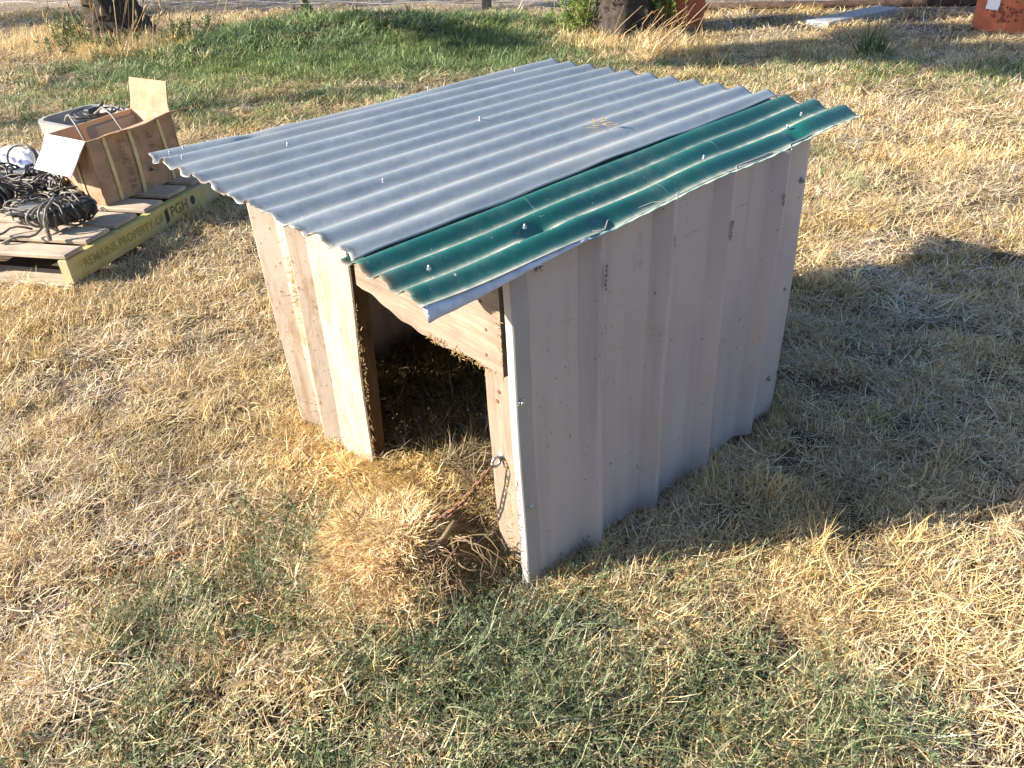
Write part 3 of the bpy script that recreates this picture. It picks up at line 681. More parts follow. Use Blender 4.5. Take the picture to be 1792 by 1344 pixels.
lead2 = tag(recentre(obj('cable', (lambda m: (m.tube([bp(.15, .30, .14), bp(.20, .32, .24), bp(.27, .33, .30), bp(.35, .34, .325), bp(.42, .33, .29)], 0.005, 6), m)[1])(MB()), M['cablel'], smooth=True), tuple(bp(.3, .33, .28))), 'single grey cable arching out of the middle of the cardboard box', 'cable')

# ------------------------------------------------------------------ cables and tools on the pallet
def bundle(name, c, ax, lab, seed, L=0.16, R=0.05, turns=9, loops=3, mats=('cable', 'cablel')):
    """power cord wound round its adapter"""
    c = Vector(c); ax = Vector(ax).normalized(); up = Zv; sd = ax.cross(up).normalized(); rr = random.Random(seed)
    t = thing(name, tuple(c - Zv * R), lab, 'cable')
    m = MB(); m.box(c, ax, sd, up, L * 0.62, R * 0.62, R * 0.55, 0, 0.008); obj('adapter', m, M['black'], t)
    m = MB(); pts = []
    for k in range(turns * 14):
        a = 2 * math.pi * k / 14; s = (k / (turns * 14) - .5) * L; w = R * (1 + .24 * math.sin(a * .31 + seed) + .12 * math.sin(a * 1.3) + .1 * math.sin(a * .77 + 2 * seed))
        pts.append(c + ax * (s + .022 * math.sin(a * .5 + seed) + .012 * math.sin(a * 1.9)) + sd * (w * math.cos(a)) + up * (w * .8 * math.sin(a)))
    m.tube(pts, 0.0048, 6); obj('winding', m, M[mats[0]], t, smooth=True)
    m = MB()
    for q in range(loops):
        coil(m, c + ax * (L * rr.uniform(-.6, .6)) + up * rr.uniform(-.005, .02) + sd * rr.uniform(-.02, .02), (ax + sd * rr.uniform(-.6, .6)).normalized(), (up * rr.uniform(.4, 1) + sd * rr.uniform(-.8, .8)).normalized(), R * rr.uniform(.7, 1.2), R * rr.uniform(.6, 1.0), rr.uniform(1.0, 1.8), 0.0058, 0.15, 0.004, seed=seed * 7 + q)
    obj('loop', m, M[mats[1]], t, smooth=True); return t
bundle('cable_bundle', (-2.79, -0.045, 0.205), pu * .9 + pv * -.35, 'large bundle of black cable wound round an adapter near the yellow stringer', 1, 0.17, 0.058, 9, 4)
bundle('cable_bundle', (-3.30, -0.20, 0.205), pv * 0.5 + pu, 'tight black cable coil at the left edge beside a silver knob', 2, 0.12, 0.055, 9, 2, ('cable', 'cable'))
bundle('cable_bundle', (-3.30, 0.04, 0.20), pv + pu * .25, 'tangled dark cable bundle against the end of the cardboard box', 3, 0.19, 0.05, 8, 4)
bundle('cable_bundle', (-3.60, -0.05, 0.21), pv + pu * -.1, 'flat dark bundle of leads below the plastic bag', 6, 0.26, 0.05, 6, 3, ('black', 'cable'))
rr = random.Random(19)
for q, (lab) in enumerate(('thin dusty lead snaking over the deck boards near the front edge', 'thin dusty lead looping between the cable bundles', 'thin dark lead lying along the end of the cardboard box')):
    m = MB(); cx, cy = ((-2.86, -.16), (-3.10, -.06), (-3.2, .0))[q]; pts = []; a = rr.uniform(0, 6); p = Vector((cx, cy, .155))
    for k in range(26):
        a += rr.gauss(.25 if q != 1 else -.3, .35); p = p + Vector((math.cos(a), math.sin(a), 0)) * .028; p.z = .153 + .02 * abs(math.sin(k * .7 + q)); pts.append(p.copy())
    m.tube(pts, .005, 6); tag(recentre(obj('cable', m, M['cablel' if q < 2 else 'cable'], smooth=True), (cx, cy, .155)), lab, 'cable')
# black cylinder (torch-like grip) with trailing lead
tl = thing('power_tool_grip', (-2.97, -0.17, 0.147), 'black cylindrical tool grip with a trailing lead left of the large cable bundle', 'tool')
m = MB(); a = Vector((-3.09, -0.20, 0.180)); b = Vector((-2.93, -0.085, 0.195)); ax = (b - a).normalized()
m.lathe(a, ax, [(0.020, 0), (0.024, 0.006), (0.024, 0.05), (0.033, 0.058), (0.034, 0.165), (0.026, 0.18), (0.016, 0.20)], 14); obj('grip_body', m, M['black'], tl, smooth=False)
m = MB(); m.tube([a, a + Vector((-.04, -.02, -.01)), a + Vector((-.05, .03, -.02)), a + Vector((.0, -.01, -.022)), a + Vector((.07, -.02, -.02)), a + Vector((.12, .0, -.02))], 0.005, 6); obj('lead', m, M['cablel'], tl, smooth=True)
# inline plug standing on the board edge
pj = thing('inline_plug', (-2.70, -0.15, 0.147), 'ribbed grey inline plug standing in front of the large cable bundle', 'plug')
m = MB(); m.lathe((-2.665, -0.175, 0.150), (-.15, .1, 1), [(0.007, 0), (0.009, .002), (0.009, .03), (.006, .032), (.0095, .036), (.0095, .05), (.006, .053), (.0085, .058), (.0085, .07), (.005, .085)], 10); obj('plug_body', m, M['cablel'], pj)
m = MB(); m.tube([(-2.677, -0.168, .23), (-2.70, -.14, .27), (-2.76, -.09, .285), (-2.82, -.03, .26), (-2.83, 0.02, .2)], 0.005, 6); obj('lead', m, M['cablel'], pj, smooth=True)
kn = tag(recentre(obj('knob', (lambda m: (m.lathe((-3.42, -0.145, 0.255), (.3, -.3, .6), [(.004, -.05), (.006, -.012), (.014, -.006), (.018, .002), (.016, .012), (.008, .018)], 14), m)[1])(MB()), M['steel'], smooth=True), (-3.42, -0.145, 0.235)), 'small shiny silver knob above the cables at the left edge', 'knob')
lp = tag(recentre(obj('cable', (lambda m: (coil(m, (-3.56, 0.0, 0.285), (pu * .2 - pv).normalized(), Zv + pu * .2, 0.075, 0.062, 1.25, 0.006, 0.05, 0.003, seed=3), m)[1])(MB()), M['cablel'], smooth=True), (-3.56, 0.0, 0.285)), 'upright grey loop of cable in front of the plastic bag', 'cable')
# loose tangles of lead heaped between the bundles
rr = random.Random(27)
for (c, sx, sy, sz, lab) in (((-3.06, -.12, .19), .13, .09, .030, 'loose tangle of dusty black leads between the tool grip and the box'), ((-3.42, -.07, .20), .15, .08, .035, 'loose tangle of dusty black leads in front of the plastic bag'), ((-3.16, .05, .185), .10, .06, .026, 'small snarl of leads heaped against the near end of the cardboard box')):
    t = thing('cable_tangle', (c[0], c[1], .147), lab, 'cable')
    for q in range(4):
        m = MB(); f = [rr.uniform(.6, 2.6) for _ in range(6)]; ph = [rr.uniform(0, 6.3) for _ in range(6)]; pts = []
        for k in range(80):
            a = k / 80 * 6.28 * 1.6
            du = sx * (.65 * math.sin(f[0] * a + ph[0]) + .4 * math.sin(2.3 * f[1] * a + ph[1])); dv = sy * (.65 * math.sin(f[2] * a + ph[2]) + .4 * math.sin(2.1 * f[3] * a + ph[3])); dz = sz * (.6 * math.sin(f[4] * a + ph[4]) + .4 * math.sin(2.7 * f[5] * a + ph[5]))
            p = Vector(c) + pv * du + pu * dv + Zv * dz; p.z = max(p.z, .152); pts.append(p)
        m.tube(pts, rr.choice([.0032, .0042, .005]), 6); obj('lead', m, M[('cable', 'cablel', 'cable', 'cable')[q]], t, smooth=True)
# plastic bag
bag = thing('plastic_bag', (-3.98, -0.02, 0.147), 'crumpled white plastic bag with blue print at the far left of the pallet', 'bag')
m = MB(); g = []
for j in range(15):
    row = []
    for i in range(19):
        a = i / 18 - .5; b = j / 14 - .5; rad = max(abs(a), abs(b)) * 2
        h = 0.10 * (1 - rad ** 3) * (.75 + .5 * float(fbm(a * 3 + 5, b * 3 + 2, .5, 31))) + .02 * float(vnoise(a * 9 + 3, b * 9, .7, 5))
        p = Vector((-3.95, -0.02, 0.15)) + pv * (a * .62) + pu * (b * .34) + Zv * max(0, h); row.append(p)
    g.append(row)
m.sheet(g)
for k, f in enumerate(m.f):
    if vnoise(k % 18 * 1.0, k // 18 * 1.0, 2.0, 77) > .72: m.m[k] = 1
obj('bag_film', m, [M['bag'], M['bagp']], bag)

# ------------------------------------------------------------------ trees, shrub
def trunk_mesh(base, path, rads, seed, n=22, flare=0.0):
    m = MB(); base = Vector(base); P = [base + Vector(p) for p in path]; rr = random.Random(seed); ph = [rr.uniform(0, 6) for _ in range(6)]
    rings = []; sub = []
    for a, b, ra, rb in zip(P[:-1], P[1:], rads[:-1], rads[1:]):
        for k in range(8): t = k / 8; sub.append((a.lerp(b, t), lerp(ra, rb, t)))
    sub.append((P[-1], rads[-1])); g = []
    for p, r in sub:
        row = []
        for k in range(n + 1):
            a = 2 * math.pi * (k % n) / n; z = p.z - base.z
            fl = 1 + flare * max(0, 1 - z / 0.5) ** 2 * (0.5 + .5 * math.sin(a * 4 + ph[0])) + 0.10 * math.sin(a * 7 + ph[1] + z * 2) + .07 * math.sin(a * 13 + ph[2] + z * 9) + .05 * math.sin(a * 3 + z * 5 + ph[3]) + (0.04 * math.sin((k % n) * 12.9 + z * 78))
            row.append(p + Vector((math.cos(a) * r * fl, math.sin(a) * r * fl, 0)))
        g.append(row)
    m.sheet(g); return m
def leaf_cloud(m, centres, n, size, rr):
    for c in centres:
        c, R = Vector(c[:3]), c[3]
        for _ in range(n):
            d = Vector((rr.gauss(0, 1), rr.gauss(0, 1), rr.gauss(0, 1))).normalized() * (R * rr.uniform(.2, 1) ** .5); p = c + Vector((d.x, d.y, d.z * .75))
            a = Vector((rr.gauss(0, 1), rr.gauss(0, 1), rr.gauss(0, 1))).normalized(); b = a.orthogonal().normalized(); s = size * rr.uniform(.6, 1.4)
            m.add([p - a * s, p + b * s * .4, p + a * s, p - b * s * .4], [(0, 1, 2, 3)])
def tree(loc, path, rads, crowns, label, seed, leaves=260, size=.09, flare=.5, group=None, lr=1.0):
    t = thing('tree', loc, label, 'tree', group); rr = random.Random(seed)
    obj('trunk', trunk_mesh(loc, path, rads, seed, flare=flare), M['bark'], t, smooth=True)
    top = Vector(loc) + Vector(path[-1]); m = MB()
    for c in crowns:
        e = Vector(c[:3]); mid = top.lerp(e, .5) + Vector((rr.uniform(-.2, .2), rr.uniform(-.2, .2), .1)); m.tube([top - Vector((0, 0, .3)), mid, e], [rads[-1] * .6 * lr, rads[-1] * .4 * lr, .02 * lr], 7)
    obj('limb', m, M['bark'], t, smooth=True)
    m = MB(); leaf_cloud(m, crowns, leaves, size, rr); o = obj('crown', m, M['leafd'], t); return t
G0 = float(gz(-8.85, 2.35))
tree((-8.88, 2.36, 0.0), [(0, 0, -.1), (-.01, -.02, .15), (-.06, -.07, .5), (-.22, -.2, 1.2), (-.5, -.3, 2.2)], [.33, .285, .23, .21, .17],
     [(-10.2, 1.2, 3.6, .9), (-9.0, 2.9, 4.0, .9), (-9.6, .6, 4.2, .8)], 'shade-darkened leaning tree trunk with dry grass at its foot, far left', 21)
tree((-4.26, 5.18, 0.0), [(0, 0, -.1), (.0, 0, .2), (.02, .02, .6), (.03, .05, 1.4), (.0, .1, 2.2)], [.25, .22, .19, .17, .14],
     [(-4.6, 5.6, 3.5, .9), (-3.6, 5.9, 3.7, .9), (-4.3, 6.3, 3.9, .9)], 'shade-darkened tree trunk beside the orange pot with green shoots round its foot', 22)
# neighbours standing outside the picture whose shade falls into it
def shade_tree(spots, base, label, seed, leaves=330):
    cr = []
    for (x, y, h, R) in spots:
        k = h / math.tan(SUN_EL); hd = Vector((TO_SUN.x, TO_SUN.y)).normalized(); cr.append((x + hd.x * k, y + hd.y * k, h, R))
    tree((base[0], base[1], 0), [(0, 0, -.1), (0, 0, .5), (.05, .05, 1.5), (.05, .0, 2.3)], [.2, .17, .14, .12], cr, label, seed, leaves, .085, lr=.3)
shade_tree([(-2.9, 5.0, 3.6, .40), (-2.55, 5.35, 3.7, .42), (-2.1, 5.62, 3.8, .42), (-1.6, 5.85, 3.9, .45), (-1.15, 5.95, 3.8, .5), (-2.2, 6.5, 4.2, .4), (-0.6, 6.1, 3.9, .6), (-1.35, 7.35, 4.4, .5), (-1.0, 7.6, 4.6, .6), (-2.6, 7.4, 4.6, .4)], (-9.6, -5.2), 'leafy tree left of the picture that shades the lawn by the pots', 31, 560)
shade_tree([(-6.6, 4.55, 3.4, .28), (-6.1, 4.45, 3.5, .25), (-5.6, 4.35, 3.6, .25), (-5.15, 4.3, 3.6, .25), (-4.75, 4.35, 3.7, .28), (-7.6, 4.2, 3.6, .35), (-7.1, 4.4, 3.6, .3), (-5.2, 5.2, 4.0, .4)], (-12.0, -3.6), 'slender tree left of the picture that shades the green mound', 32, 75)
shade_tree([(-12.2, 2.2, 4.0, .7), (-11.6, 3.0, 4.0, .7), (-10.9, 4.6, 4.4, 1.0), (-12.6, 3.4, 4.5, 1.0), (-9.8, 5.6, 4.6, 1.1), (-8.6, 6.6, 4.8, 1.1), (-11.5, 6.2, 5.2, 1.3)], (-17.5, -5.0), 'big tree far left of the picture that shades the paddock', 33, 420)

for (x, y, lab) in ((4.6, -4.2, 'unseen bush added to block light from the side wall, nearest the corner'), (5.9, -2.6, 'unseen bush added to block light from the side wall, in the middle'), (6.6, -.6, 'unseen bush added to block light from the side wall, farthest along')):  # bushes added out of view to block light and darken the rib fronts
    t = thing('light_blocking_bush', (x, y, 0), lab, 'bush', 'unseen bushes added to block light'); rr = random.Random(int(x * 10)); m = MB()
    m.tube([(x, y, -.1), (x, y, .6), (x + .1, y, 1.6)], [.12, .1, .05], 8); obj('stem', m, M['bark'], t); m = MB()
    leaf_cloud(m, [(x + rr.uniform(-.7, .7), y + rr.uniform(-.7, .7), z, .95) for z in (.7, .9, 1.3, 1.7, 2.2, 2.6, 3.0)], 420, .11, rr); obj('foliage', m, M['leafd'], t)
# green shoots round the second tree
sh = thing('shrub', (-4.72, 4.95, 0.0), 'bright green feathery shrub growing against the tree trunk by the orange pot', 'shrub')
def sprigs(m, c, n, h, spread, rr, leaf=.018, lean=(0, 0), dens=16):
    c = Vector(c)
    for _ in range(n):
        b = c + Vector((rr.gauss(0, spread), rr.gauss(0, spread), 0)); d = Vector((rr.gauss(lean[0], .22), rr.gauss(lean[1], .22), 1)).normalized(); L = h * rr.uniform(.5, 1.1)
        tip = b + d * L + Vector((rr.gauss(0, .03), rr.gauss(0, .03), 0)); m.tube([b, b.lerp(tip, .5), tip], [.004, .003, .0015], 4, 1)
        for k in range(dens):
            t = rr.uniform(.25, 1); p = b.lerp(tip, t); a = Vector((rr.gauss(0, 1), rr.gauss(0, 1), rr.gauss(.4, .8))).normalized(); q = a.orthogonal().normalized(); s = leaf * rr.uniform(.6, 1.4)
            m.add([p, p + a * s + q * s * .3, p + a * s * 2.1, p + a * s - q * s * .3], [(0, 1, 2, 3)], 0)
rr = random.Random(4); m = MB()
sprigs(m, (-4.62, 5.02, 0), 60, .62, .075, rr, .02, dens=26); sprigs(m, (-4.58, 4.86, 0), 24, .2, .07, rr, .017)
obj('foliage', m, [M['leafb'], M['twig']], sh)
sh2 = thing('shrub', (-4.02, 5.42, 0.0), 'dark green sprays hanging between the trunk and the orange pot', 'shrub'); m = MB(); sprigs(m, (-4.05, 5.42, 0.12), 40, .5, .10, rr, .022, dens=24); obj('foliage', m, [M['leafb'], M['twig']], sh2)
# weeds at the foot of the first tree
wd = thing('weed_clump', (-8.6, 1.95, 0.0), 'leafy green weeds growing in dry grass at the left tree', 'weeds'); m = MB()
for (x, y, n, h, s) in ((-9.25, 1.95, 26, .42, .12), (-8.35, 2.05, 30, .16, .16), (-8.75, 1.95, 24, .16, .16), (-9.0, 1.7, 20, .2, .15), (-7.95, 2.75, 18, .2, .16), (-7.35, 3.75, 12, .22, .05)): sprigs(m, (x, y, float(gz(x, y))), n, h, s, rr, .024, dens=20)
obj('foliage', m, [M['leafw'], M['twig']], wd)

# ------------------------------------------------------------------ pots, slab, pipe, fence
def pot(loc, r0, r1, h, label):
    t = thing('orange_pot', loc, label, 'pot'); m = MB()
    m.lathe(loc, (0, 0, 1), [(r0 * .97, 0.0), (r0, 0.02), (r0 + (r1 - r0) * .5, h * .5), (r1, h * .93), (r1 + .02, h * .935), (r1 + .02, h), (r1 - .01, h), (r1 - .03, h * .8)], 40); obj('pot_body', m, M['terra'], t, smooth=False)
    m = MB(); m.lathe((loc[0], loc[1], loc[2]), (0, 0, 1), [(r1 - .035, h * .79), (0.02, h * .82)], 24); obj('soil', m, M['dark'], t); return t
pot((-4.165, 5.835, -.01), .235, .265, .55, 'orange terracotta pot standing behind the tree with green shoots')
p2 = pot((-1.655, 7.20, -.01), .37, .36, .62, 'large orange pot with a white sticker at the right edge')
def on_pot(ang, z, r=.373): return (-1.655 + r * math.cos(ang), 7.20 + r * math.sin(ang), z)
va = math.atan2(-0.82 - 7.20, .96 + 1.655)
m = MB(); g = [[on_pot(va - .85 + a * .11 + .02 * math.sin(z * 60), z) for a in range(4)] for z in (.17, .21, .26, .30)]; m.sheet([r for r in g]); obj('sticker', m, M['sticker'], p2)
m = MB(); rr = random.Random(12)
for _ in range(46):
    a0 = va - .38 + rr.gauss(0, .17); z0 = .15 + rr.gauss(0, .045); w = rr.uniform(.015, .05); h = rr.uniform(.006, .016)
    m.add([on_pot(a0 - w, z0, .3725), on_pot(a0, z0 - h, .3725), on_pot(a0 + w, z0, .3725), on_pot(a0, z0 + h, .3725)], [(0, 1, 2, 3)])
obj('dirt_mark', m, M['terrad'], p2)['kind'] = 'stuff'
m = MB(); sl = Vector((-3.0, 6.93, .03)); d = Vector((.12, .80, 0)).normalized(); e = Vector((-d.y, d.x, 0))
m.box(sl, d, e, Zv + d * .03, .52, .13, .03, 0, .008); tag(recentre(obj('concrete_slab', m, M['slab']), sl), 'flat grey concrete slab lying in front of the rusty rail', 'slab')
m = MB(); m.tube([(-4.75, 6.70, .05), (-3.6, 7.33, .055), (-2.2, 8.12, .05), (-.8, 8.9, .06)], .035, 10); tag(recentre(obj('rusty_pipe', m, M['pipe'], smooth=True), (-3.6, 7.33, .05)), 'long rusty pipe coloured dark for backlight, lying along the foot of the fence', 'pipe')
fn = thing('wire_fence', (-6.89, 5.78, 0), 'wire mesh paddock fence on wooden and steel posts', 'fence')
def fpt(s):
    x = -20 + s * 28; return Vector((x, float(np.interp(x, [p[0] for p in FENCE], [p[1] for p in FENCE])), 0))
for (x, r, mat, h) in ((-9.27, .05, 'post', 1.2), (-6.87, .055, 'post', 1.2), (-3.40, .025, 'rust', 1.2), (-12.6, .05, 'post', 1.2), (-16.0, .05, 'post', 1.2), (0.9, .05, 'post', 1.2)):
    y = float(np.interp(x, [p[0] for p in FENCE], [p[1] for p in FENCE])); m = MB()
    m.tube([(x, y, -.1), (x + .01, y, .5), (x - .01, y, h)], [r * 1.05, r, r * .95], 10, jit=.06); obj('post', m, M[mat], fn, smooth=False)
for h, r in ((.10, .0035), (.22, .0035), (.36, .003), (.52, .003), (.72, .003), (.95, .003), (1.15, .003)):
    m = MB(); pts = []
    for k in range(120): p = fpt(k / 119); pts.append((p.x + .02, p.y - .055, h + .012 * math.sin(k * 1.3 + h * 20)))
    m.tube(pts, r, 4); obj('wire', m, M['wire'], fn)
m = MB()
for k in range(150):
    p = fpt(k / 149 * .8 + .1); m.tube([(p.x, p.y - .055, 0.02), (p.x + .01, p.y - .055, .6), (p.x, p.y - .055, 1.15)], .0028, 4)
o = obj('mesh_wire', m, M['wire'], fn); o['kind'] = 'stuff'

# ------------------------------------------------------------------ grass
def blades(name, n, spread, hmin, hmax, wid, lean, pal, segs=3, curl=0.5, flat=False, seed=0, disc=True, zmax=0.02, stiff=1.0):
    r = np.random.default_rng(seed); V = []; F = []; COL = []
    for _ in range(n):
        a = r.uniform(0, 6.283); rad = spread * math.sqrt(r.uniform(0, 1)); bx, by = rad * math.cos(a), rad * math.sin(a)
        L = r.uniform(hmin, hmax); d = r.uniform(0, 6.283); w = wid * r.uniform(.6, 1.3)
        c = pal[r.integers(len(pal))]; k = r.uniform(.80, 1.32); c = tuple(min(.85, x * k) for x in c)
        if flat: th = r.uniform(1.1, 1.6); z = r.uniform(0.001, zmax); dth = r.uniform(-.5, .6) * curl
        else: th = abs(r.normal(0, lean)); z = -0.004; dth = r.uniform(0.1, 1.0) * curl
        p = np.array([bx, by, z]); dirv = np.array([math.cos(d), math.sin(d)]); turn = r.normal(0, .35)
        sd = np.array([-dirv[1], dirv[0], 0]); o = len(V)
        for s in range(segs + 1):
            ww = w * (1 - (s / segs) ** 1.6) * .5 + (w * .06)
            if s < segs: V += [tuple(p - sd * ww), tuple(p + sd * ww)]; COL += [c, c]
            else: V.append(tuple(p)); COL.append(tuple(min(.95, x * 1.1) for x in c))
            st = L / segs; p = p + np.array([dirv[0] * math.sin(th) * st, dirv[1] * math.sin(th) * st, math.cos(th) * st]); th += dth / segs * 2
            ca, sa = math.cos(turn / segs), math.sin(turn / segs); dirv = np.array([dirv[0] * ca - dirv[1] * sa, dirv[0] * sa + dirv[1] * ca]); sd = np.array([-dirv[1], dirv[0], 0])
        for s in range(segs - 1): F.append((o + 2 * s, o + 2 * s + 1, o + 2 * s + 3, o + 2 * s + 2))
        F.append((o + 2 * segs - 2, o + 2 * segs - 1, o + 2 * segs))
    return V, F, COL
def weeds(n, spread, L0, L1, pal, stem, seed, lw=.0026, ll=.009, up=.5):
    """low creeping stems with small narrow leaves"""
    r = np.random.default_rng(seed); V = []; F = []; COL = []
    def quad(p, a, b, c):
        o = len(V); V.extend([tuple(p), tuple(p + a * .5 + b), tuple(p + a), tuple(p + a * .5 - b)]); F.append((o, o + 1, o + 2, o + 3)); COL.extend([c] * 4)
    for _ in range(n):
        a = r.uniform(0, 6.283); rad = spread * math.sqrt(r.uniform()); p = np.array([rad * math.cos(a), rad * math.sin(a), .003]); d = r.uniform(0, 6.283); L = r.uniform(L0, L1); th = r.uniform(.5, 1.45); k = 9
        kf = r.uniform(.7, 1.25); sc_ = tuple(x * kf for x in stem[r.integers(len(stem))])
        for s in range(k):
            dv = np.array([math.cos(d) * math.sin(th), math.sin(d) * math.sin(th), math.cos(th)]); sdv = np.array([-math.sin(d), math.cos(d), 0]); q = p + dv * L / k
            o = len(V); w = .0008 * (1 - s / k * .5); V.extend([tuple(p - sdv * w), tuple(p + sdv * w), tuple(q + sdv * w), tuple(q - sdv * w)]); F.append((o, o + 1, o + 2, o + 3)); COL.extend([sc_] * 4)
            for _l in range(r.integers(1, 4)):
                la = d + r.choice([-1, 1]) * r.uniform(.4, 1.3); lt = r.uniform(.5, 1.4); v = np.array([math.cos(la) * math.sin(lt), math.sin(la) * math.sin(lt), math.cos(lt)]) * ll * r.uniform(.6, 1.4)
                b = np.cross(v, [0, 0, 1.0]); b = b / (np.linalg.norm(b) + 1e-9) * lw * r.uniform(.6, 1.2) * .5; c = pal[r.integers(len(pal))]; kk = r.uniform(.7, 1.3); quad(p, v, b, tuple(x * kk for x in c))
            p = q; d += r.normal(0, .25); th = min(1.6, th + r.uniform(-.1, .22))
    return V, F, COL
def lib(name, items, mat):
    col = bpy.data.collections.new(name)
    for i, (V, F, CO) in enumerate(items):
        me = bpy.data.meshes.new(name); me.from_pydata(V, [], F); me.materials.append(mat)
        a = me.color_attributes.new('blade', 'FLOAT_COLOR', 'POINT'); a.data.foreach_set('color', np.array([(*c, 1) for c in CO], np.float32).ravel())
        o = bpy.data.objects.new('%s_%02d' % (name, i), me); col.objects.link(o)
    return col
_gn = {}
def gn_group(col):
    if col.name in _gn: return _gn[col.name]
    g = bpy.data.node_groups.new('scatter_' + col.name, 'GeometryNodeTree'); g.interface.new_socket('Geometry', in_out='INPUT', socket_type='NodeSocketGeometry'); g.interface.new_socket('Geometry', in_out='OUTPUT', socket_type='NodeSocketGeometry')
    N = g.nodes; i = N.new('NodeGroupInput'); o = N.new('NodeGroupOutput'); iop = N.new('GeometryNodeInstanceOnPoints'); ci = N.new('GeometryNodeCollectionInfo'); ci.inputs['Collection'].default_value = col
    ci.inputs['Separate Children'].default_value = True; ci.inputs['Reset Children'].default_value = True; iop.inputs['Pick Instance'].default_value = True
    def na(name, typ): n = N.new('GeometryNodeInputNamedAttribute'); n.data_type = typ; n.inputs['Name'].default_value = name; return n.outputs['Attribute']
    L = g.links; L.new(i.outputs[0], iop.inputs['Points']); L.new(ci.outputs[0], iop.inputs['Instance']); L.new(na('pick', 'INT'), iop.inputs['Instance Index'])
    e2r = N.new('FunctionNodeEulerToRotation'); L.new(na('rot', 'FLOAT_VECTOR'), e2r.inputs[0]); L.new(e2r.outputs[0], iop.inputs['Rotation']); L.new(na('scl', 'FLOAT_VECTOR'), iop.inputs['Scale'])
    L.new(iop.outputs[0], o.inputs[0]); _gn[col.name] = g; return g
def scatter(name, P, scl, tint, col, label, cat, tilt=0.12, parent=None, rotz=None):
    n = len(P); me = bpy.data.meshes.new(name); me.vertices.add(n); me.vertices.foreach_set('co', np.asarray(P, np.float32).ravel())
    a = me.attributes.new('pick', 'INT', 'POINT'); a.data.foreach_set('value', rng.integers(0, len(col.objects), n).astype(np.int32))
    rot = np.stack([rng.normal(0, tilt, n), rng.normal(0, tilt, n), rng.uniform(0, 6.283, n) if rotz is None else rotz], 1).astype(np.float32)
    a = me.attributes.new('rot', 'FLOAT_VECTOR', 'POINT'); a.data.foreach_set('vector', rot.ravel())
    s3 = np.asarray(scl, np.float32); s3 = np.stack([s3, s3, s3], 1) if s3.ndim == 1 else s3
    a = me.attributes.new('scl', 'FLOAT_VECTOR', 'POINT'); a.data.foreach_set('vector', s3.astype(np.float32).ravel())
    t4 = np.concatenate([np.asarray(tint, np.float32), np.ones((n, 1), np.float32)], 1); a = me.attributes.new('tint', 'FLOAT_COLOR', 'POINT'); a.data.foreach_set('color', t4.ravel())
    o = bpy.data.objects.new(name, me); C.objects.link(o); md = o.modifiers.new('scatter', 'NODES'); md.node_group = gn_group(col)
    if parent: o.parent = parent
    tag(o, label, cat, kind='stuff'); return o

DRY = [(.64, .50, .285), (.56, .42, .225), (.42, .29, .145), (.76, .63, .41), (.62, .45, .19), (.22, .14, .07), (.68, .58, .43), (.54, .43, .27), (.34, .23, .12)]
GREY = [(.54, .46, .35), (.44, .36, .26), (.62, .55, .44), (.36, .27, .175), (.26, .185, .115)]
GRN = [(.115, .165, .065), (.145, .20, .08), (.085, .13, .055), (.20, .235, .10), (.27, .27, .13)]
WEED = [(.080, .118, .060), (.105, .150, .078), (.050, .085, .038), (.16, .205, .115), (.24, .275, .16)]
dry_lib = lib('dry_tuft', [blades('d', 48, .045, .014, .048, .0021, .62, DRY, seed=i, curl=1.0) for i in range(8)], M['blade'])
thatch_lib = lib('thatch_tuft', [blades('t', 46, .06, .02, .075, .0020, 1, GREY + DRY[:4], flat=True, seed=50 + i, curl=.8) for i in range(6)], M['blade'])
tall_lib = lib('tall_tuft', [blades('l', 30, .028, .05, .12, .0022, .38, DRY[:5], seed=80 + i, segs=4, curl=.9) for i in range(5)], M['blade'])
grn_lib = lib('green_tuft', [blades('g', 44, .05, .03, .085, .0026, .5, GRN, seed=100 + i, curl=.9) for i in range(6)], M['blade'])
weed_lib = lib('weed_tuft', [weeds(9, .05, .05, .13, WEED, [(.20, .235, .14), (.36, .33, .21), (.14, .175, .09)], 150 + i) for i in range(6)], M['blade'])
chaff_lib = lib('chaff', [blades('s', 60, .045, .014, .055, .0025, 1, DRY[:5] + [(.5, .38, .22), (.34, .23, .12), (.24, .16, .085)], flat=True, seed=230 + i, curl=1.2, zmax=.016, segs=2) for i in range(6)], M['straw'])
straw_lib = lib('straw_tuft', [blades('s', 42, .05, .03, .10, .0020, 1, DRY[:5] + [(.34, .23, .12), (.24, .16, .085)], flat=True, seed=200 + i, curl=1.6, zmax=.022) for i in range(6)], M['straw'])

HEAD = math.atan2(_fw.y, _fw.x)
def ring_points(d0, d1, dens, half, cen=(0.9618, -0.8222)):
    n = int(half * (d1 * d1 - d0 * d0) * dens); d = np.sqrt(rng.uniform(d0 * d0, d1 * d1, n)); a = HEAD + rng.uniform(-half, half, n)
    return np.stack([cen[0] + d * np.cos(a), cen[1] + d * np.sin(a)], 1)
def keep(P, pallet=True):
    x, y = P[:, 0], P[:, 1]
    ins = (x > -0.975) & (x < 0.022) & (y > -0.004) & (y < 0.955)
    ins |= (x > -0.975) & (x < -0.58) & (y > -0.03) & (y < 0)
    q = (x - PO.x) * pu.x + (y - PO.y) * pu.y; w = (x - PO.x) * pv.x + (y - PO.y) * pv.y
    if pallet: ins |= (q > -0.01) & (q < 1.15) & (w > -0.012) & (w < 1.14)
    for (cx, cy, r) in ((-4.165, 5.835, .24), (-1.655, 7.2, .38), (-8.88, 2.36, .25), (-4.26, 5.18, .2)): ins |= (x - cx) ** 2 + (y - cy) ** 2 < r * r
    return ~ins
def weedmask(P): return np.clip(blob(P, WB) * np.clip((fbm(P[:, 0], P[:, 1], .15, 41) - .27) * 3.6, .05, 1.15), 0, 1)
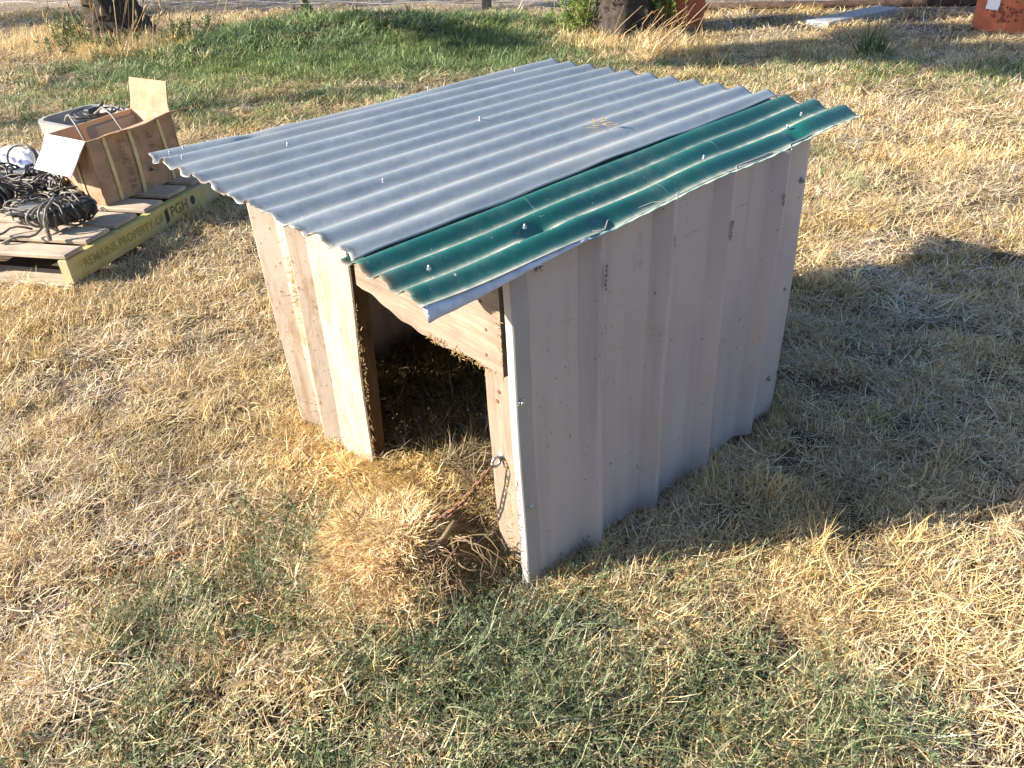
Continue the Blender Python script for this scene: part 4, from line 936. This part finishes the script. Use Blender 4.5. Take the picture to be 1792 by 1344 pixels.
def greenmask(P):
    x, y = P[:, 0], P[:, 1]; m = np.clip(moundmask(x, y) * 1.5, 0, 1) * np.clip(.35 + 1.3 * fbm(x, y, .8, 13), 0, 1)
    m = np.maximum(m, .75 * blob(P, [(-5.7, 1.5, .9, .75), (-6.6, .9, .7, .5), (-4.6, 2.2, .8, .45), (-6.9, 1.5, .9, .6), (-1.75, 4.9, .45, .55), (-2.3, 4.5, .5, .35), (-1.15, 5.2, .4, .5), (-2.9, 3.6, .5, .3), (-1.1, 2.9, .3, .22)]) * np.clip(.2 + 1.5 * fbm(x, y, .35, 14), 0, 1))
    return m
rings = [(0.25, 1.7, 2800, 1.0, 1.35), (1.7, 2.7, 2100, 1.0, 1.15), (2.7, 4.6, 950, 1.35, 1.05), (4.6, 8.0, 330, 2.1, 1.0), (8.0, 15., 75, 3.2, .95), (15., 30., 16, 5, .9)]
def hgt(P): return np.concatenate([P, gz(P[:, 0], P[:, 1])[:, None]], 1)
def tints(P, amp=.22, seed=60):
    a = 1 + amp * 2 * (fbm(P[:, 0], P[:, 1], .35, seed) - .5) * 1.6 + rng.normal(0, .07, len(P)); w = (fbm(P[:, 0], P[:, 1], .55, seed + 3) - .42) * .85
    return np.clip(np.stack([a * (1 + w * .10), a * (1 - .03 * w), a * (1 - w * .70)], 1), .35, 1.7)
acc = {k: ([], [], []) for k in ('dry', 'thatch', 'tall', 'green', 'weed')}
def put(k, P, s, t): acc[k][0].append(hgt(P)); acc[k][1].append(s); acc[k][2].append(t)
for (d0, d1, dens, s0, half) in rings:
    P = ring_points(d0, d1, dens, half); P = P[keep(P)]; P = P[(((P[:, 0] - PILE[0]) / .13) ** 2 + ((P[:, 1] - PILE[1]) / .105) ** 2) > rng.uniform(.5, 1.3, len(P))]; x, y = P[:, 0], P[:, 1]; far = fence_side(x, y)
    g = greenmask(P); w = weedmask(P); u = rng.uniform(0, 1, len(P)); bare = fbm(x, y, .45, 71); n = len(P)
    pad = far > -.05
    # dry upright grass, thinner where the lawn is worn
    den = np.clip((bare - .30) * 3.2, .12, 1) * (1 - .85 * g) * (1 - .80 * np.clip(w * 1.2, 0, 1)) * np.where(pad, .12, 1)
    clump = fbm(x, y, .085, 74); den *= np.clip((clump - .36) * 5.0, .06, 1.0) if s0 < 1.2 else 1.0
    den *= np.where((np.abs(x + .32) < .30) & (np.abs(y + .08) < .2), .06, 1)
    k = u < den * .80; 
    hs = (.45 + .7 * fbm(x, y, .28, 73) + .75 * np.clip(clump - .3, 0, 1)) * rng.uniform(.7, 1.3, n)
    put('dry', P[k], np.stack([s0 * np.ones(n), s0 * np.ones(n), s0 ** .35 * hs], 1)[k], tints(P)[k])
    k = (u > .80) & (g < .55) & (rng.uniform(0, 1, n) > .8 * w) & ((clump > .40) | (rng.uniform(0, 1, n) < .22)) & (~pad | (rng.uniform(0, 1, n) < .35))
    put('thatch', P[k], np.stack([s0 * rng.uniform(.8, 1.3, n), s0 * rng.uniform(.8, 1.3, n), s0 ** .3 * np.ones(n)], 1)[k], tints(P, .2, 90)[k])
    k = (rng.uniform(0, 1, n) < .9 * g) & ~pad
    put('green', P[k], np.stack([s0 * np.ones(n), s0 * np.ones(n), s0 ** .35 * (.6 + .6 * fbm(x, y, .5, 77))], 1)[k], (tints(P, .3, 95) * np.array([1.0, 1.08, 1.0]))[k])
    k = (rng.uniform(0, 1, n) < .85 * w * np.clip((clump - .36) * 6, 0, 1)) & (s0 < 1.5)
    put('weed', P[k], rng.uniform(.7, 1.25, n)[k], tints(P, .2, 97)[k])
    k = (rng.uniform(0, 1, n) < .035 * np.clip((fbm(x, y, .3, 79) - .5) * 6, 0, 1)) & ~pad & (g < .4)
    put('tall', P[k], np.stack([s0 ** .6 * np.ones(n), s0 ** .6 * np.ones(n), s0 ** .25 * rng.uniform(.6, 1.1, n)], 1)[k], tints(P, .15, 99)[k])
# a few sparse green tufts inside the dry lawn
P = ring_points(.4, 5, 7, .62); P = P[keep(P)]; put('green', P, rng.uniform(.4, .8, len(P)), tints(P) * np.array([1.5, 1.35, .9]))
cat_ = lambda L: np.concatenate(L, 0)
def s3(L): return np.concatenate([a if a.ndim == 2 else np.stack([a] * 3, 1) for a in L], 0)
scatter('dry_grass', cat_(acc['dry'][0]), s3(acc['dry'][1]), cat_(acc['dry'][2]), dry_lib, 'short dead straw coloured lawn grass', 'grass', .18)
scatter('thatch', cat_(acc['thatch'][0]), s3(acc['thatch'][1]), cat_(acc['thatch'][2]), thatch_lib, 'flattened grey dead thatch lying between the grass', 'thatch', .10)
scatter('green_grass', cat_(acc['green'][0]), s3(acc['green'][1]), cat_(acc['green'][2]), grn_lib, 'living green grass on the mound by the fence and in patches', 'grass', .2)
scatter('creeping_weeds', cat_(acc['weed'][0]), s3(acc['weed'][1]), cat_(acc['weed'][2]), weed_lib, 'grey green creeping weeds in the lawn in front of the kennel', 'weeds', .2)
# taller dry tufts: edges of the kennel, the pallet and the tree feet
E = []
for k in range(100): E.append((.02 + abs(random.gauss(0, .03)), random.uniform(0, 1.0)))
for k in range(60): E.append((random.uniform(-1.0, -.6), -.04 - abs(random.gauss(0, .03))))
for k in range(200): p = PO + pu * random.uniform(-.05, 1.15) + pv * (-.05 - abs(random.gauss(0, .05))); E.append((p.x, p.y))
for k in range(110): p = PO + pu * (-.05 - abs(random.gauss(0, .04))) + pv * random.uniform(0, 1.1); E.append((p.x, p.y))
E = np.array(E); acc['tall'][0].append(hgt(E)); acc['tall'][1].append(np.stack([rng.uniform(.5, .9, len(E))] * 3, 1) * np.array([1.1, 1.1, .6])); acc['tall'][2].append(tints(E))
def around(cx, cy, sx, sy, n, s, h):
    P = np.stack([rng.normal(cx, sx, n), rng.normal(cy, sy, n)], 1); P = P[keep(P, False)]; acc['tall'][0].append(hgt(P)); q = rng.uniform(.6, 1.3, len(P)); acc['tall'][1].append(np.stack([q * s, q * s, q * h], 1)); acc['tall'][2].append(tints(P, .15) * 1.1)
around(-4.1, 4.8, .45, .22, 170, 2.0, 1.2); around(-3.7, 5.0, .30, .2, 90, 1.9, 1.3); around(-8.7, 2.1, .55, .35, 230, 2.2, 1.9); around(-9.6, 1.9, .8, .4, 180, 2.1, 1.6)
scatter('tall_dry_grass', cat_(acc['tall'][0]), s3(acc['tall'][1]), cat_(acc['tall'][2]), tall_lib, 'taller dry grass tufts round the trees, the pallet and the kennel walls', 'grass', .28)

# straw: heap in front of the doorway, bedding inside, bits on the lawn edge
def gauss_pts(cx, cy, sx, sy, n): return np.stack([rng.normal(cx, sx, n), rng.normal(cy, sy, n)], 1)
def disc_pts(cx, cy, rx, ry, n):
    a = rng.uniform(0, 6.283, n); r = np.sqrt(rng.uniform(0, 1, n)); return np.stack([cx + rx * r * np.cos(a), cy + ry * r * np.sin(a)], 1)
S = [disc_pts(PILE[0], PILE[1], .15, .125, 1400), gauss_pts(PILE[0] - .03, PILE[1] + .02, .15, .11, 700), gauss_pts(-.30, -.03, .12, .07, 500), gauss_pts(-.40, 0.02, .13, .09, 750), gauss_pts(-.45, -.10, .20, .12, 420), np.stack([.01 + np.abs(rng.normal(0, .02, 90)), rng.uniform(-.02, .95, 90)], 1), np.stack([rng.uniform(-.98, -.6, 60), -.03 - np.abs(rng.normal(0, .02, 60))], 1), gauss_pts(-.02, -.03, .03, .02, 40)]
S = np.concatenate(S, 0); ok = ~((S[:, 0] > -.09) & (S[:, 1] > -.02)) & ~((S[:, 0] < -.575) & (S[:, 1] > -.02)); S = S[ok]; S3 = hgt(S); S3[:, 2] += rng.uniform(0, .008, len(S3)); S3[:, 2] += np.where(S[:, 1] > 0.0, .014, 0)
pilew = np.exp(-(((S[:, 0] - PILE[0]) / .16) ** 2 + ((S[:, 1] - PILE[1]) / .14) ** 2))[:, None]
T = tints(S, .2, 120) * (1 + pilew * np.array([.22, .28, .46])) * np.array([1.06, 1.02, .96])
scatter('straw_heap', S3, np.stack([rng.uniform(.6, 1.0, len(S3))] * 2 + [rng.uniform(.25, .5, len(S3))], 1), T, chaff_lib, 'heap of trampled straw spilling out of the kennel doorway', 'straw', .22)
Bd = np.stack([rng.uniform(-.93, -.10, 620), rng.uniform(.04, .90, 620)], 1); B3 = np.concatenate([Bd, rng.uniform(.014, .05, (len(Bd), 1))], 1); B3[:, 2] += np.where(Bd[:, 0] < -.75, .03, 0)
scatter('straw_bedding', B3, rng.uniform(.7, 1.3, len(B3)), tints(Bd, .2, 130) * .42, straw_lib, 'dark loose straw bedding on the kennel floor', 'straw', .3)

# ------------------------------------------------------------------ single small things
def stems(m, c, n, L0, L1, r, ang0, ang1, rr, up=(0.1, .5), droop=1.2, mi=0, kink=.25):
    c = Vector(c)
    for _ in range(n):
        a = rr.uniform(ang0, ang1); L = rr.uniform(L0, L1); p = c + Vector((rr.gauss(0, .012), rr.gauss(0, .012), rr.gauss(0, .006))); e = rr.uniform(*up); pts = [p]; k = 7
        for s in range(k):
            p = p + Vector((math.cos(a) * math.cos(e), math.sin(a) * math.cos(e), math.sin(e))) * (L / k); e -= droop / k * rr.uniform(.4, 1.4); a += rr.gauss(0, kink)
            p.z = max(p.z, float(gz(p.x, p.y)) + .006); pts.append(p.copy())
        rad = r * rr.uniform(.7, 1.8); m.tube(pts, [rad * (1 - .7 * i / k) for i in range(k + 1)], 5, mi)
rr = random.Random(8); m = MB()
dx = Vector((.671, .74)); dn = Vector((.76, -.65))       # picture right and towards the viewer on the ground
ang_n = math.atan2(dn.y, dn.x)
c0 = (-.17, -.09, float(gz(-.17, -.09)) + .03)
stems(m, c0, 26, .10, .24, .0022, ang_n - 1.15, ang_n + .35, rr, (.0, .5), 1.6)
stems(m, (-.15, -.075, .085), 9, .10, .24, .0015, ang_n + .1, ang_n + 1.5, rr, (.0, .7), 1.7, kink=.5)
for q in range(5): stems(m, (-.19 + .02 * q, -.10 - .02 * (q % 3), .07), 6, .06, .18, .0014, ang_n - 2.2, ang_n + 1.2, rr, (-.1, .5), 1.2, kink=.45)
m.tube([(-.165, -.06, .115), (-.16, -.10, .095), (-.17, -.15, .075), (-.165, -.21, .05), (-.17, -.26, .03)], [.006, .006, .005, .004, .003], 7)
m.tube([(-.15, -.085, .09), (-.10, -.11, .06), (-.06, -.13, .035), (-.03, -.15, .02), (.02, -.19, .015)], [.004, .004, .0035, .003, .002], 6)
tag(recentre(obj('dead_weed', m, M['twig'], smooth=True), (-.16, -.09, .03)), 'dead uprooted weed with brown stems sprawling over the straw heap', 'dead plant')
# stiff pale stalks by the trees
rr = random.Random(15); m = MB()
for _ in range(30):
    x = rr.gauss(-3.95, .26); y = rr.gauss(4.98, .18); a = rr.uniform(.2, 1.5); e = rr.uniform(.5, 1.2); L = rr.uniform(.25, .55); p = Vector((x, y, 0)); d = Vector((math.cos(a) * math.cos(e), math.sin(a) * math.cos(e), math.sin(e)))
    m.tube([p, p + d * L * .5, p + d * L + Vector((0, 0, -.05))], [.0045, .0035, .002], 5)
tag(recentre(obj('dry_stalks', m, M['strawm']), (-3.95, 4.98, 0)), 'stiff pale dry stalks leaning towards the orange pot', 'dry stalks', kind='stuff')
m = MB()
for _ in range(46):
    x = rr.gauss(-8.6, .55); y = rr.gauss(2.2, .35); a = rr.uniform(-.6, 2.2); e = rr.uniform(.8, 1.4); L = rr.uniform(.25, .6); p = Vector((x, y, 0)); d = Vector((math.cos(a) * math.cos(e), math.sin(a) * math.cos(e), math.sin(e))); t = p + d * L
    m.tube([p, p + d * L * .5, t], [.005, .004, .003], 4); m.tube([t, t + d * .05, t + d * .1], [.004, .012, .002], 5)
tag(recentre(obj('dry_stalks', m, M['strawm']), (-8.6, 2.2, 0)), 'tall dry seed heads round the left tree trunk', 'dry stalks', kind='stuff')
# fallen leaves scattered on the lawn
m = MB(); rr = random.Random(61)
for _ in range(70):
    d = rr.uniform(.8, 4.5); a = HEAD + rr.uniform(-.75, .75); x = CAM.x + d * math.cos(a); y = CAM.y + d * math.sin(a)
    if -1.0 < x < .05 and -.05 < y < 1.0: continue
    L = rr.uniform(.012, .032); W_ = L * rr.uniform(.2, .4); b = rr.uniform(0, 6.28); e = Vector((math.cos(b), math.sin(b), rr.uniform(-.2, .3))); f = Vector((-math.sin(b), math.cos(b), rr.uniform(-.3, .3))); o = Vector((x, y, float(gz(x, y)) + .026)); up = Vector((0, 0, W_ * rr.uniform(.2, .7)))
    m.add([o - e * L, o - e * L * .3 + f * W_ + up, o + e * L * .4 + f * W_ * .8 + up, o + e * L + up * .5, o + e * L * .4 - f * W_ * .8 + up, o - e * L * .3 - f * W_ + up, o], [(0, 1, 6), (1, 2, 6), (2, 3, 6), (3, 4, 6), (4, 5, 6), (5, 0, 6)])
tag(obj('leaf_litter', m, M['strawm']), 'pale fallen leaves scattered over the dry lawn', 'leaves', kind='stuff')
# green strappy clump on the right lawn
m = MB(); V, F, _c = blades('c', 90, .10, .18, .36, .012, .75, GRN, segs=5, curl=1.0, seed=5); m.add([(-2.05 + x, 5.45 + y, z) for x, y, z in V], F)
tag(recentre(obj('grass_clump', m, M['leafw']), (-2.05, 5.45, 0)), 'green strappy grass clump at the edge of the shade on the right', 'plant')
# dry leaf scrap on the roof and hay caught on the front sheet and door frame
m = MB(); rr = random.Random(3); cx, cy = -.385, .646
for _ in range(16):
    a = rr.uniform(0, 6.28); L = rr.uniform(.01, .035); p = Vector((cx + rr.gauss(0, .012), cy + rr.gauss(0, .012), roofz(cx) + .016)); q = p + Vector((math.cos(a) * L, math.sin(a) * L, rr.uniform(-.002, .008))); s = Vector((-math.sin(a), math.cos(a), 0)) * .002
    m.add([p - s, p + s, q + s, q - s], [(0, 1, 2, 3)])
tag(recentre(obj('dry_leaf_scrap', m, M['strawm']), (cx, cy, roofz(cx) + .02)), 'small scrap of dry leaf lying on the silver roof', 'leaf')
def hay(m, pts, n, L, rr, nrm=(0, -1, 0), s0=.0012, spread=(.015, .004, .03)):
    for _ in range(n):
        c = Vector(rr.choice(pts)); p = c + Vector((rr.gauss(0, spread[0]), -abs(rr.gauss(0, spread[1])), rr.gauss(0, spread[2]))); d = Vector((rr.gauss(0, 1), rr.gauss(0, .35) - .15, rr.gauss(0, 1))).normalized() * L * rr.uniform(.4, 1.3); s = d.cross(Vector(nrm)).normalized() * s0
        m.add([p - s, p + s, p + d + s * .5, p + d - s * .5], [(0, 1, 2, 3)])
m = MB(); rr = random.Random(6)
hay(m, [(-.828, -.004, .50), (-.825, -.004, .47), (-.822, -.004, .44), (-.822, -.004, .40)], 170, .022, rr)
hay(m, [(-.822, -.004, z) for z in (.36, .3, .24, .18)], 80, .014, rr, spread=(.008, .003, .03))
tag(recentre(obj('hay_tuft', m, M['hay']), (-.825, 0, .45)), 'tuft of hay caught on the left front sheet of the kennel', 'hay', kind='stuff')
m = MB(); hay(m, [(lerp(-.580, -.527, z / .6), -.006, z) for z in np.linspace(.04, .5, 14) ** 1.0], 260, .010, rr, spread=(.004, .003, .05))
hay(m, [(x, -0.002, .516) for x in np.linspace(-.25, -.07, 8)], 80, .012, rr, spread=(.012, .002, .004))
hay(m, [(-.022, -.014, z) for z in np.linspace(.03, .3, 8)] + [(-.035, -.006, z) for z in (.68, .62, .58)], 130, .012, rr, spread=(.005, .003, .02))
tag(recentre(obj('hay_wisps', m, M['hay']), (-.55, 0, .3)), 'wisps of hay stuck along the edges of the kennel doorway', 'hay', kind='stuff')
